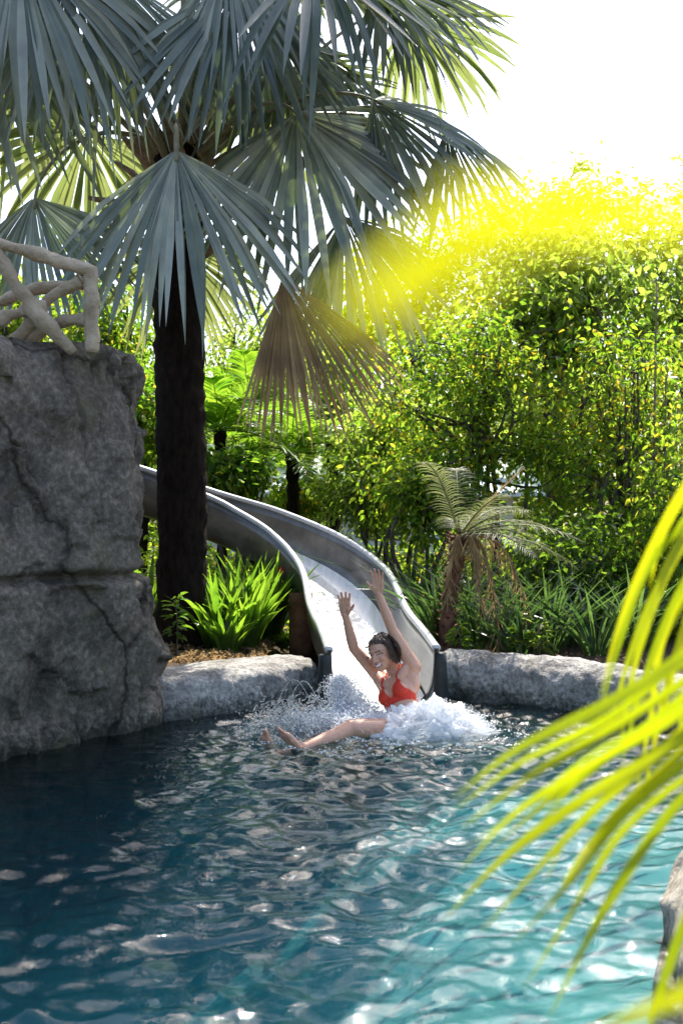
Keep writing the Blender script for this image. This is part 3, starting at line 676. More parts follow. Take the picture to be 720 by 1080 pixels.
tree('shrub', 'tall bushy green shrub straight behind the slide mouth with small yellow-green leaves', 'shrub', (at(520, 11.2), 11.2), 0, crown_px(500, 430, 11.2, 105, 120, 0.8), 1, 19000, (0.068, 0.042), 'leaf_a', 0.05, 120, 0.13, 22, stems=4)
tree('shrub', 'dense green shrub at the right edge with reddish thin stems', 'shrub', (at(650, 10.6), 10.6), 0, crown_px(655, 470, 10.6, 100, 150, 0.85), 2, 19000, (0.075, 0.034), 'leaf_a', 0.045, 130, 0.13, 24, stems=5)
tree('shrub', 'leafy shrub with large glossy leaves high in the middle of the thicket', 'shrub', (at(590, 12.3), 12.3), 0, crown_px(595, 330, 12.3, 110, 90, 0.9), 3, 8500, (0.12, 0.072), 'leaf_c', 0.06, 120, 0.15, 20, stems=3)
tree('tree', 'feathery light green tree whose sprays stand against the sky at upper right', 'tree', (at(585, 14.5), 14.5), 0, crown_px(590, 262, 14.5, 120, 75, 1.0), 4, 13000, (0.10, 0.05), 'leaf_c', 0.08, 110, 0.15, 18)
tree('tree', 'slim light green tree at the right edge under the bright sky', 'tree', (at(715, 13.5), 13.5), 0, crown_px(722, 300, 13.5, 85, 95, 1.0), 5, 12000, (0.095, 0.05), 'leaf_c', 0.07, 100, 0.15, 18)
tree('tree', 'yellow-green tree behind the palm fronds left of the thicket', 'tree', (at(440, 16), 16), 0, crown_px(440, 330, 16, 100, 85, 1.2), 6, 12000, (0.12, 0.065), 'leaf_a', 0.09, 100, 0.19, 18)
tree('shrub', 'sunlit lime green shrub beside the white roof behind the slide', 'shrub', (at(415, 12.6), 12.6), 0, crown_px(418, 465, 12.6, 60, 60, 0.7), 7, 7000, (0.085, 0.045), 'leaf_c', 0.04, 70, 0.13, 14, stems=3)
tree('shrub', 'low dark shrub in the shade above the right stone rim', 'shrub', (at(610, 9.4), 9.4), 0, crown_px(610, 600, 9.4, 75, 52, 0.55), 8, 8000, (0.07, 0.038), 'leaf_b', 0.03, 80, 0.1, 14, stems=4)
tree('tree', 'airy olive green tree with twisting bare limbs right of the palm trunk', 'tree', (at(258, 17), 17), 0, crown_px(262, 375, 17, 70, 55, 1.1), 9, 6000, (0.11, 0.055), 'leaf_c', 0.09, 60, 0.18, 18)
tree('tree', 'green tree seen in the gap between the rock wall and palm trunk', 'tree', (at(125, 15), 15), 0, crown_px(125, 355, 15, 55, 60, 1.0), 10, 7000, (0.11, 0.06), 'leaf_a', 0.08, 70, 0.16, 16)
tree('shrub', 'bright green shrub low in the gap beside the rock wall', 'shrub', (at(140, 12.4), 12.4), 0, crown_px(140, 440, 12.4, 45, 50, 0.6), 11, 5000, (0.10, 0.055), 'leaf_a', 0.04, 50, 0.13, 12, stems=3)
tree('tree', 'broad pale tree far behind the dead palm frond', 'tree', (at(345, 21), 21), 0, crown_px(345, 390, 21, 70, 60, 1.6), 12, 8000, (0.15, 0.08), 'leaf_c', 0.1, 80, 0.24, 16)
tree('tree', 'green tree behind the branch railing at the left edge', 'tree', (at(20, 16), 16), 0, crown_px(10, 350, 16, 90, 70, 1.2), 13, 9000, (0.12, 0.065), 'leaf_a', 0.09, 80, 0.18, 16)
tree('shrub', 'shrub of small pale leaves over the end of the right stone rim', 'shrub', (at(735, 9.2), 9.2), 0, crown_px(735, 560, 9.2, 70, 110, 0.6), 14, 9000, (0.07, 0.04), 'leaf_a', 0.035, 90, 0.11, 16, stems=4)
tree('shrub', 'shrub filling the gap between slide and date palm with arching yellow-green twigs', 'shrub', (at(440, 10.6), 10.6), 0, crown_px(452, 520, 10.6, 65, 55, 0.55), 15, 7000, (0.075, 0.04), 'leaf_a', 0.035, 80, 0.11, 18, stems=4)
tree('tree', 'tall green tree beyond the frame at right closing the thicket', 'tree', (at(860, 12), 12), 0, crown_px(850, 400, 12, 110, 180, 1.2), 16, 9000, (0.11, 0.06), 'leaf_a', 0.08, 90, 0.18, 16)

tree('shrub', 'sunny small-leaved shrub in front of the pavilion wall', 'shrub', (at(385, 12.2), 12.2), 0, crown_px(388, 520, 12.2, 40, 32, 0.5), 18, 4500, (0.075, 0.042), 'leaf_c', 0.03, 60, 0.10, 10, stems=4)
tree('shrub', 'green shrub under the dead fan leaf beside the white building', 'shrub', (at(330, 14.2), 14.2), 0, crown_px(318, 522, 14.2, 34, 14, 0.4), 19, 3500, (0.09, 0.05), 'leaf_a', 0.03, 50, 0.10, 10, stems=4)
tree('shrub', 'low leafy shrub right behind the upper bend of the slide hiding the young palms stems', 'shrub', (at(245, 11.7), 11.7), 0, crown_px(245, 497, 11.7, 40, 15, 0.4), 21, 4200, (0.10, 0.055), 'leaf_a', 0.03, 60, 0.08, 10, stems=4)
# sprays rising above the tree line
def sapling(px, py_top, d, seed, label):
    g = np.random.default_rng(seed); b = np.array([at(px, d), d, 0.05]); top = P(px + 12, py_top, d)
    root = empty('sapling', b, label, 'sapling')
    p = spline([b, b * 0.5 + top * 0.5 + g.normal(size=3) * 0.1, top], 24); mb = MB(); tube(mb, p, np.linspace(0.035, 0.005, 24), 7)
    pos, dr = [], []
    for k in range(46):
        t = 0.45 + 0.55 * g.random(); s = p[int(t * 23)]; a = g.random() * 2 * PI
        e = s + np.array([math.cos(a), math.sin(a) * 0.8, 0.35 * g.normal()]) * (0.55 - 0.35 * (t - 0.45)) * (0.5 + 0.7 * g.random()) + UPV * 0.15
        q = spline([s, (s + e) / 2 + UPV * 0.05, e], 10); tube(mb, q, np.linspace(0.007, 0.002, 10), 4)
        tq = unit(np.gradient(q, axis=0)); sd = unit(np.cross(tq, UPV))
        for i in range(2, 10):
            for sg in (-1, 1):
                pos.append(q[i]); dr.append(tq[i] * 0.5 + sd[i] * sg + g.normal(size=3) * 0.15 - UPV * 0.15)
    mb.build('trunk', M['bark2'], root)
    n = len(pos); mb = MB(); sz = 0.7 + 0.5 * g.random(n)
    leaves(mb, np.array(pos), np.array(dr), UPV + g.normal(size=(n, 3)) * 0.3, 0.10 * sz, 0.045 * sz, np.clip(0.5 + 0.3 * g.normal(size=n), 0, 1))
    mb.build('crown', M['leaf_c'], root, smooth=False)
sapling(590, 168, 13.4, 31, 'slender pinnate sapling rising tallest against the white sky')
sapling(660, 196, 13.8, 32, 'slender sapling rising right of the tallest one against the sky')
sapling(548, 222, 13.0, 33, 'shorter slender sapling at the left end of the sunny tree line')
sapling(716, 158, 14.5, 34, 'wispy sapling touching the right edge of the sky')
# the thin reddish canes at the right
def cane(px, d, py0, seed, label):
    g = np.random.default_rng(seed); b = np.array([at(px, d), d, 0.1]); top = P(px + 8, py0, d); mb = MB()
    tube(mb, spline([b, b * 0.6 + top * 0.4 + np.array([0.05 * g.normal(), 0, 0]), top], 18), np.linspace(0.022, 0.008, 18), 7)
    return tag(mb.build('bare_cane', M['boot'], origin=b), label, 'cane', 'bare canes in the thicket')
for k, px in enumerate((684, 694, 706)):
    cane(px, 9.9, (300, 380, 430)[k], k, ('tall reddish bare cane rising highest at the right of the thicket', 'thin bare cane between two others at the right of the thicket', 'short bare cane nearest the right edge of the thicket')[k])

# ------------------------------------------------------------------ strap-leaved clumps
def strap_clump(x, y, z, h, nb, seed, label, mat='strap', w=0.04, spread=0.35, group=None, name='strap_plant'):
    g = np.random.default_rng(seed); mb = MB(); b = np.array([x, y, z])
    for k in range(nb):
        a = g.random() * 2 * PI; r = g.random() ** 0.6; L = h * (0.65 + 0.5 * g.random())
        s = b + np.array([math.cos(a), math.sin(a), 0]) * 0.10 * r
        o = np.array([math.cos(a), math.sin(a), 0]) * spread * (0.25 + r) * L
        bend = g.random() ** 2 * 0.5
        t = np.linspace(0, 1, 9)[:, None]
        p = s + o * t ** 1.6 * (1 + bend) + UPV * L * (t - bend * t ** 3 * 0.8)
        tt = t[:, 0]; ww = w * (0.7 + 0.5 * g.random()) * np.clip(np.minimum(0.45 + tt * 2, (1 - tt) * 3.0 + 0.03), 0.03, 1)
        ribbon(mb, p, ww, np.array([-math.cos(a), -math.sin(a), 0.6]) + g.normal(size=3) * 0.35, np.clip(0.5 + 0.28 * g.normal(), 0, 1), 0.2)
    return tag(mb.build(name, M[mat], origin=b), label, 'plant', group)
G1 = 'strap-leaved plants under the slide'
for k, (px, d, h, lab) in enumerate([(228, 8.7, 0.85, 'bright strap-leaved clump right against the palm trunk'), (246, 9.1, 0.95, 'tall bright strap-leaved clump behind the first beside the trunk'),
        (262, 8.75, 0.85, 'bright strap-leaved clump in the middle under the slide'), (270, 9.3, 0.85, 'bright strap-leaved clump close to the rusty post'), (285, 9.5, 0.95, 'strap-leaved clump half behind the rusty post'),
        (240, 8.45, 0.5, 'low strap-leaved clump at the front of the mulch bed'), (155, 9.4, 0.95, 'strap-leaved clump in the gap left of the palm trunk'), (272, 9.5, 1.0, 'rearmost strap-leaved clump under the curve of the slide')]):
    strap_clump(at(px, d), d, 0.17, h * 0.82, 70, 400 + k, lab, 'strap', 0.05, 0.38, G1)
G2 = 'dark strap-leaved plants above the right rim'
labs = ['dark strap-leaved clump behind the one left of the date palm', 'dark strap-leaved clump left of the leaning date palm', 'dark strap-leaved clump at the foot of the date palm', 'dark strap-leaved clump just right of the date palm trunk',
        'arching dark clump under the hanging brown fronds', 'low arching dark clump close behind the grey rim', 'wide dark clump midway along the right rim', 'dark clump behind the wide one in deep shade', 'dark strap clump nearest the blurred yellow leaflets', 'tall dark clump behind the slide end', 'dark clump at the far right behind the blurred leaflets', 'tall dark clump behind the date palm crown']
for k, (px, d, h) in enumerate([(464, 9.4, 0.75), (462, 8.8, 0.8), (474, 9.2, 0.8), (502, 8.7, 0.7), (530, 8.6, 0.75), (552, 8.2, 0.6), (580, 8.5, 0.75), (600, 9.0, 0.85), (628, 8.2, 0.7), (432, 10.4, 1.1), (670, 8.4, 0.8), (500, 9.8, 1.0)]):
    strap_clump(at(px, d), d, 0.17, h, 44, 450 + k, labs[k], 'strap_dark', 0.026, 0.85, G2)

# small leafy seedling before the trunk
def seedling(px, d, h, seed, label, mat='leaf_b', nl=40, L=0.11):
    g = np.random.default_rng(seed); b = np.array([at(px, d), d, 0.2]); root = empty('seedling', b, label, 'plant')
    mb = MB(); p = spline([b, b + np.array([0.01, 0, h * 0.5]), b + np.array([-0.01, 0, h])], 10); tube(mb, p, np.linspace(0.009, 0.004, 10), 6); mb.build('stem', M['bark2'], root)
    t = 0.35 + 0.65 * g.random(nl); pos = b + np.c_[np.zeros(nl), np.zeros(nl), t * h]; a = g.random(nl) * 2 * PI
    dr = np.c_[np.cos(a), np.sin(a), 0.15 + 0.3 * g.normal(size=nl)]
    mb = MB(); leaves(mb, pos + dr * 0.03, dr, UPV + 0.3 * g.normal(size=(nl, 3)), L * (0.7 + 0.5 * g.random(nl)), L * 0.42, g.random(nl), droop=0.25); mb.build('leaf_cluster', M[mat], root, smooth=False)
seedling(186, 8.2, 0.5, 1, 'small dark leafy seedling in front of the palm trunk')
seedling(568, 7.95, 0.3, 2, 'pale broad-leaved seedling behind the right stone rim', 'leaf_c', 26, 0.13)
seedling(484, 8.0, 0.32, 3, 'bright green seedling right beside the date palm trunk', 'feather', 40, 0.10)
seedling(548, 8.0, 0.25, 4, 'little seedling close under the hanging brown fronds', 'leaf_a', 26, 0.09)

# ------------------------------------------------------------------ feather palms
def feather_frond(mb, s, e_dir, L, sag, leafL, leafW, nl, g, tint0=0.5, lift=0.35, rachis=None, hang=0.25):
    d = unit(np.array(e_dir, float)); t = np.linspace(0, 1, 20)[:, None]
    p = s + d * L * t - UPV * sag * L * t ** 2.2
    tq = unit(np.gradient(p, axis=0)); sd = unit(np.cross(tq, UPV) + 1e-6); nr = np.cross(sd, tq)
    tube(mb if rachis is None else rachis, p, np.linspace(0.012, 0.003, 20), 5, 0.6)
    for i in range(nl):
        u = 0.12 + 0.88 * i / nl; j = u * 19; k = int(min(j, 18)); f = j - k; c = p[k] * (1 - f) + p[k + 1] * f
        prof_ = math.sin(PI * min(1, 0.16 + 0.84 * u) ** 0.9) ** 0.6
        for sg in (-1, 1):
            l = leafL * prof_ * (0.85 + 0.3 * g.random()); dr = unit(sd[k] * sg + tq[k] * (0.45 + 0.4 * u) + nr[k] * lift + g.normal(size=3) * 0.08)
            q = np.linspace(0, 1, 5)[:, None]; pp = c + dr * l * q - UPV * hang * l * q ** 2
            ribbon(mb, pp, leafW * np.array([0.6, 1, 0.9, 0.55, 0.05]), nr[k] + g.normal(size=3) * 0.15, np.clip(tint0 + 0.22 * g.normal(), 0, 1), 0.12)

def feather_palm(name, base, head, label, nf, L, seed, mat, tr, leafL=0.3, leafW=0.022, el0=(0.2, 1.2), sag=0.45, nl=30, trunk_mat='bark', wob=0.02):
    g = np.random.default_rng(seed); b = np.array(base, float); h = np.array(head, float)
    root = empty(name, b, label, 'palm tree'); mb = MB()
    mid = (b + h) / 2 + np.array([0.02, 0, 0]); p = spline([b, mid, h], 40)
    tube(mb, p, tr * (1 + 0.12 * np.sin(np.linspace(0, 60, 40))) * np.linspace(0.85, 1.25, 40), 14, wob=wob, wscale=18); mb.build('trunk', M[trunk_mat], root)
    for k in range(nf):
        a = k * 2.399 + g.normal() * 0.2; el = el0[0] + (el0[1] - el0[0]) * (k / nf)
        mb = MB(); feather_frond(mb, h, (math.cos(a) * math.cos(el), math.sin(a) * math.cos(el), math.sin(el)), L * (0.8 + 0.35 * g.random()), sag * (1.1 - 0.4 * k / nf), leafL, leafW, nl, g)
        mb.build('frond', M[mat], root)
    return root, h, g
feather_palm('young_palm', (at(308, 13), 13, 0.1), P(308, 478, 13), 'young feather palm with a short stem under the dead fan leaf', 18, 1.25, 51, 'feather', 0.07, 0.34, 0.03, (0.1, 1.3), 0.6, 30)
feather_palm('young_palm', (at(232, 12.2), 12.2, 0.1), P(232, 455, 12.2), 'lush young palm just right of the big dark trunk', 16, 1.2, 52, 'feather', 0.06, 0.36, 0.034, (0.1, 1.3), 0.55, 28)
feather_palm('young_palm', (at(268, 15), 15, 0.1), P(262, 432, 15), 'bright young palm farther back between trunk and dead leaf', 16, 1.3, 53, 'feather', 0.07, 0.4, 0.035, (0.1, 1.3), 0.5, 28)
feather_palm('young_palm', (at(352, 15.5), 15.5, 0.1), P(350, 440, 15.5), 'hazy young palm behind the tip of the dead leaf', 14, 1.2, 54, 'feather', 0.07, 0.36, 0.033, (0.1, 1.3), 0.5, 28)
feather_palm('young_palm', (at(150, 13.5), 13.5, 0.1), P(152, 425, 13.5), 'young palm glimpsed between rock wall and dark trunk', 12, 1.1, 55, 'feather', 0.06, 0.34, 0.03, (0.1, 1.3), 0.55, 26)

def date_palm():
    b = np.array([at(468, 8.35), 8.35, 0.12]); h = P(484, 566, 8.4)
    root = empty('date_palm', b, 'small leaning date palm with a rough brown trunk and thin feathery crown', 'palm tree')
    g = np.random.default_rng(61); mb = MB(); p = spline([b, P(473, 640, 8.37), P(481, 590, 8.4), h], 60)
    tube(mb, p, np.linspace(0.052, 0.074, 60) * (1 + 0.10 * np.sin(np.linspace(0, 110, 60))), 16, wob=0.02, wscale=22)
    for k in range(150):       # cut leaf stubs
        u = k / 150; c = p[int(u * 59)]; a = k * 2.399; d = np.array([math.cos(a), math.sin(a), 0.5])
        leaves(mb, np.array([c + d * 0.075]), np.array([d]), np.array([[0, 0, 1.0]]), 0.06, 0.035, np.array([0.5]))
    mb.build('trunk', M['red_bark'], root)
    for k in range(12):
        a = k * 2.399; el = 0.2 + 0.65 * (k / 12)
        d = np.array([0.75 * math.cos(a) * math.cos(el) + 0.55, math.sin(a) * math.cos(el), math.sin(el)])
        mb = MB(); feather_frond(mb, h, d, 0.8 + 0.6 * g.random(), 0.2 + 0.3 * g.random(), 0.22, 0.006, 40, g, 0.5, 0.3, hang=0.45); mb.build('frond', M['date'], root)
    mb = MB(); feather_frond(mb, h, (0.6, -0.05, 0.72), 0.85, 0.08, 0.22, 0.007, 46, g, 0.7, 0.3, hang=0.35); f = mb.build('frond', M['dead'], root); f['label'] = 'pale straw coloured upright frond'
    for (dx, dy, dz, L) in ((0.28, -0.15, -1, 0.95), (0.12, -0.2, -1, 0.6), (0.55, -0.1, -1, 0.75), (-0.15, -0.1, -1, 0.5)):
        s = h + np.array([0.03, -0.05, -0.03]); mb = MB(); d = unit((dx, dy, dz))
        p = bez(s, s + np.array([dx * 0.5, dy, 0.15]), s + np.array([dx * 0.8, dy, -0.2 * L]), s + np.array([dx, dy, -L]), 18)
        tube(mb, p, np.linspace(0.014, 0.004, 18), 5)
        for i in range(60):
            c = p[3 + int(14 * i / 60)]; q = np.linspace(0, 1, 4)[:, None]; dr = unit(np.array([g.normal() * 0.35, g.normal() * 0.35, -1]))
            ribbon(mb, c + dr * 0.2 * q, 0.008 * np.array([0.7, 1, 0.8, 0.1]), (0, -1, 0.1), g.random(), 0.1)
        f = mb.build('frond', M['dead'], root); f['label'] = 'withered brown hanging frond'
date_palm()

# ------------------------------------------------------------------ undergrowth and far wood (nobody could count these)
def scatter(name, label, cat, n, fn, leaf, mat, seed):
    g = np.random.default_rng(seed); pos = fn(g, n)
    dirs = g.normal(size=(n, 3)) * np.array([1, 1, 0.5]) + UPV * 0.2; nrm = UPV + g.normal(size=(n, 3)) * 0.6; sz = 0.6 + 0.8 * g.random(n)
    mb = MB(); leaves(mb, pos, dirs, nrm, leaf[0] * sz, leaf[1] * sz, np.clip(0.5 + 0.28 * g.normal(size=n), 0, 1), droop=0.2)
    return tag(mb.build(name, M[mat], smooth=False), label, cat, kind='stuff')
def f_under(g, n):
    y = 9.2 + 12 * g.random(n) ** 1.4; x = (g.random(n) - 0.5) * 1.3 * y + 0.3
    hmax = 0.35 + 0.8 * np.clip(fbm(np.c_[x * 0.7, y * 0.7, y * 0], 3) + 0.35, 0, 1.2) * np.clip((y - 8) / 4, 0.3, 1)
    z = 0.15 + hmax * g.random(n) ** 0.8
    keep = (np.hypot(x + 0.9, y - 10.2) > 0.75) & ~((x > -3.4) & (x < 0.9) & (y < 11.0)); z = np.where(keep, z, 0.12 + 0.1 * g.random(n))
    return np.c_[x, y, z]
scatter('undergrowth', 'tangled green undergrowth covering the garden floor behind the pool', 'undergrowth', 42000, f_under, (0.10, 0.055), 'leaf_a', 71)
def f_wood(g, n):
    x = (g.random(n) - 0.5) * 44; y = 24 + 10 * g.random(n)
    K = g.random((240, 3)) * np.array([44, 10, 1]) + np.array([-22, 24, 0]); top = 3.0 + 2.6 * (0.5 + 0.5 * pnoise(np.c_[K[:, 0] * 0.25, K[:, 1] * 0, K[:, 1] * 0])) + 1.6 * np.clip(K[:, 0] / 8, 0, 1)
    i = g.integers(0, 240, n); h = top[i] * g.random(n) ** 0.7; s = np.c_[K[i, 0], K[i, 1], h] + g.normal(size=(n, 3)) * np.array([0.75, 0.75, 0.3])
    s[:, 2] = np.maximum(s[:, 2], 0.2); return s
scatter('distant_wood', 'soft green belt of distant trees behind the garden', 'wood', 60000, f_wood, (0.30, 0.17), 'leaf_c', 72)
def f_litter(g, n):
    x = -2.2 + 2.2 * g.random(n); y = 7.3 + 2.6 * g.random(n); k = y > 7.45 + 0.0 * x
    y = np.where(y < 7.75, y + 0.5, y); x = np.where(x > -0.62, x - 1.4, x)
    return np.c_[x, y, 0.215 + 0.05 * fbm(np.c_[x * 3, y * 3, x * 0], 2) + 0.01 * g.random(n)]
scatter('leaf_litter', 'brown leaf litter on the mulch below the palm', 'leaf litter', 5000, f_litter, (0.05, 0.022), 'dead', 73)

# ------------------------------------------------------------------ garden building behind
def pavilion():
    root = empty('garden_pavilion', (-0.8, 24, 0.3), 'low white pavilion with a pale ribbed metal roof hidden behind the plants', 'building')
    mb = MB(); box(mb, (0.2, 25.5, 1.2), (7.6, 4.6, 2.0)); mb.build('wall', M['white_wall'], root, smooth=False)
    V = []; mb = MB(); n = 81; xs = np.linspace(-4.2, 4.6, n); hh = np.where(np.arange(n) % 4 == 0, 0.05, 0.0)
    for y, z in ((22.5, 1.85), (25.6, 2.95)): V.append(np.c_[xs, np.full(n, y), z + hh])
    for y, z in ((25.6, 2.85), (22.5, 1.75)): V.append(np.c_[xs, np.full(n, y), np.full(n, z)])
    V = np.concatenate(V); j = np.arange(n - 1); F = np.concatenate([np.stack([r * n + j, r * n + j + 1, ((r + 1) % 4) * n + j + 1, ((r + 1) % 4) * n + j], -1) for r in range(4)])
    mb.add(V, F); mb.build('roof', M['metal_roof'], root, smooth=False)
    mb = MB(); tube(mb, np.array([[-4.2, 25.65, 3.0], [-1.5, 25.65, 3.0], [1.2, 25.65, 3.0], [4.6, 25.65, 3.0]]), 0.14, 12); mb.build('ridge_cap', M['metal_roof'], root)
    for x in (-2.6, -0.8, 1.0, 2.8):
        mb = MB(); box(mb, (x, 23.19, 1.2), (1.0, 0.06, 0.9)); mb.build('window', M['glass_dark'], root, smooth=False)
pavilion()

# ------------------------------------------------------------------ yellow-green palm beside the camera, out of focus
def near_palm():
    root = empty('areca_palm', (0.92, 0.95, 0.2), 'yellow-green feather palm reaching in from the right close to the viewer, out of focus', 'palm')
    g = np.random.default_rng(91)
    for k, (dx, dy) in enumerate(((0, 0), (0.1, 0.12), (-0.02, -0.14))):
        mb = MB(); tube(mb, spline([(0.92 + dx, 0.95 + dy, 0.1), (0.93 + dx, 0.95 + dy, 0.8), (0.9 + dx, 0.95 + dy, 1.45)], 20), np.linspace(0.035, 0.022, 20) * (1 + 0.06 * np.sin(np.linspace(0, 40, 20))), 12); mb.build('stem', M['stem_y'], root)
    def frond(rachis, lets, mt='areca'):
        r = spline(rachis, 30); mb = MB(); tube(mb, r, np.linspace(0.011, 0.004, 30), 8)
        extra = [([tuple((np.array(a_) + np.array(b_)) / 2 + np.array([g.normal() * 6, g.normal() * 6, 0.02])) for a_, b_ in zip(l1[0], l2[0])], l1[1] * 0.85) for l1, l2 in zip(lets[:-1], lets[1:]) if len(l1[0]) == len(l2[0]) and l1[0][0][2] > 0.5 and abs(l1[0][-1][0] - l2[0][-1][0]) < 90]
        for it in lets + extra:
            pts, w = it[:2]
            p = spline([P(*q) for q in pts], 16); t = np.linspace(0, 1, 16)
            ww = w * (0.6 if P(*pts[0])[1] > 0.5 else 1.0) * np.clip(np.minimum(0.5 + 2.2 * t, 2.4 * (1 - t) + 0.03), 0.04, 1)
            if len(it) > 2: ww = w * np.clip(np.minimum(0.12 + 1.3 * np.clip((t - 0.42) / 0.3, 0, 1), 2.6 * (1 - t) + 0.03), 0.04, 1)
            ribbon(mb, p, ww, np.array([-0.1, -0.9, -0.22]) + 0.15 * g.normal(size=3), np.clip(0.45 + 0.38 * g.normal(), 0, 1), 0.14)
        f = mb.build('frond', M[mt], root); return f
    # lower frond: leaflets sweep left and down over the pool
    frond([(0.92, 0.96, 1.4), (0.62, 0.98, 1.48), (0.42, 1.02, 1.36), (0.39, 1.05, 1.16), (0.40, 1.04, 0.92), (0.42, 1.0, 0.75)], [
        ([(758, 668, 1.05), (720, 692, 1.04), (640, 742, 1.02), (545, 790, 1.0), (478, 842, 0.99)], 0.021),
        ([(760, 690, 1.05), (715, 722, 1.04), (640, 770, 1.03), (555, 820, 1.02), (486, 874, 1.01)], 0.020),
        ([(762, 715, 1.06), (705, 758, 1.05), (620, 808, 1.04), (545, 855, 1.03), (484, 918, 1.02)], 0.021),
        ([(761, 702, 1.08), (712, 740, 1.08), (650, 790, 1.07), (600, 832, 1.06), (560, 880, 1.05)], 0.018), ([(763, 755, 1.09), (712, 798, 1.09), (655, 850, 1.08), (610, 905, 1.07), (580, 960, 1.06)], 0.018),
        ([(764, 740, 1.06), (700, 788, 1.05), (610, 845, 1.04), (530, 905, 1.03), (470, 968, 1.02)], 0.021),
        ([(765, 768, 1.05), (716, 808, 1.04), (655, 860, 1.03), (600, 930, 1.02), (540, 996, 1.01)], 0.018),
        ([(766, 800, 1.05), (718, 842, 1.04), (668, 908, 1.03), (622, 985, 1.02), (578, 1075, 1.01)], 0.020),
        ([(768, 860, 1.03), (742, 920, 1.02), (716, 985, 1.01), (690, 1060, 1.0), (676, 1120, 0.99)], 0.02),
        ([(766, 900, 1.03), (752, 980, 1.02), (735, 1050, 1.01), (720, 1120, 1.0)], 0.02),
        ([(772, 660, 1.08), (840, 720, 1.1), (900, 800, 1.12)], 0.02), ([(772, 720, 1.08), (840, 790, 1.1), (890, 880, 1.12)], 0.02), ([(772, 800, 1.08), (830, 880, 1.1), (870, 960, 1.12)], 0.02)])
    # upper frond, farther: leaflets hang steeply
    frond([(0.92, 1.02, 1.45), (0.78, 1.2, 1.62), (0.58, 1.35, 1.6), (0.53, 1.42, 1.38), (0.5, 1.45, 1.1)], [
        ([(752, 470, 1.4), (716, 520, 1.39), (680, 590, 1.38), (652, 660, 1.37), (632, 735, 1.36)], 0.022),
        ([(756, 500, 1.4), (722, 560, 1.39), (690, 625, 1.38), (664, 690, 1.37), (640, 775, 1.36)], 0.022),
        ([(758, 540, 1.4), (726, 600, 1.39), (698, 660, 1.38), (674, 730, 1.37), (652, 820, 1.36)], 0.02),
        ([(758, 580, 1.4), (732, 632, 1.39), (710, 700, 1.38), (692, 770, 1.37), (676, 850, 1.36)], 0.02),
        ([(756, 620, 1.4), (738, 680, 1.39), (722, 740, 1.38), (708, 820, 1.37)], 0.02),
        ([(752, 462, 1.4), (730, 505, 1.41), (700, 560, 1.42), (684, 620, 1.43)], 0.018),
        ([(770, 500, 1.42), (830, 560, 1.45), (880, 650, 1.48)], 0.02), ([(770, 560, 1.42), (830, 640, 1.45), (870, 730, 1.48)], 0.02)])
    # a frond passing right by the lens
    q = 0.62
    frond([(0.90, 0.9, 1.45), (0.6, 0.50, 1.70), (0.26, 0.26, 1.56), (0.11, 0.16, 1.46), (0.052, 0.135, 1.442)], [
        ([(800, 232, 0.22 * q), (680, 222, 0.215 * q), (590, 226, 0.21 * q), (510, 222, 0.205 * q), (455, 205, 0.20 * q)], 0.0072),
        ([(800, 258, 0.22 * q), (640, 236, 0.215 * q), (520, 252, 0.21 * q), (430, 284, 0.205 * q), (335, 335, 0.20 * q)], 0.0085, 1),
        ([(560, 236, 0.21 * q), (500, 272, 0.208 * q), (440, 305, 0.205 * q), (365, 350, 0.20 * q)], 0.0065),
        ([(860, 140, 0.23 * q), (800, 60, 0.235 * q), (730, 0, 0.24 * q), (660, -30, 0.245 * q)], 0.006)], 'areca_sunlit')
    frond([(0.95, 0.9, 1.3), (0.6, 0.62, 1.25), (0.3, 0.45, 1.05)], [
        ([(1050, 900, 0.45), (900, 960, 0.44), (760, 1030, 0.43), (620, 1090, 0.42)], 0.017),
        ([(1060, 960, 0.45), (900, 1010, 0.44), (780, 1060, 0.43), (690, 1130, 0.42)], 0.017)])
near_palm()
# ================================================================== THE RIDER
def ortho(main, other):
    m_ = unit(main); o = unit(np.asarray(other, float) - m_ * np.dot(other, m_)); return m_, o

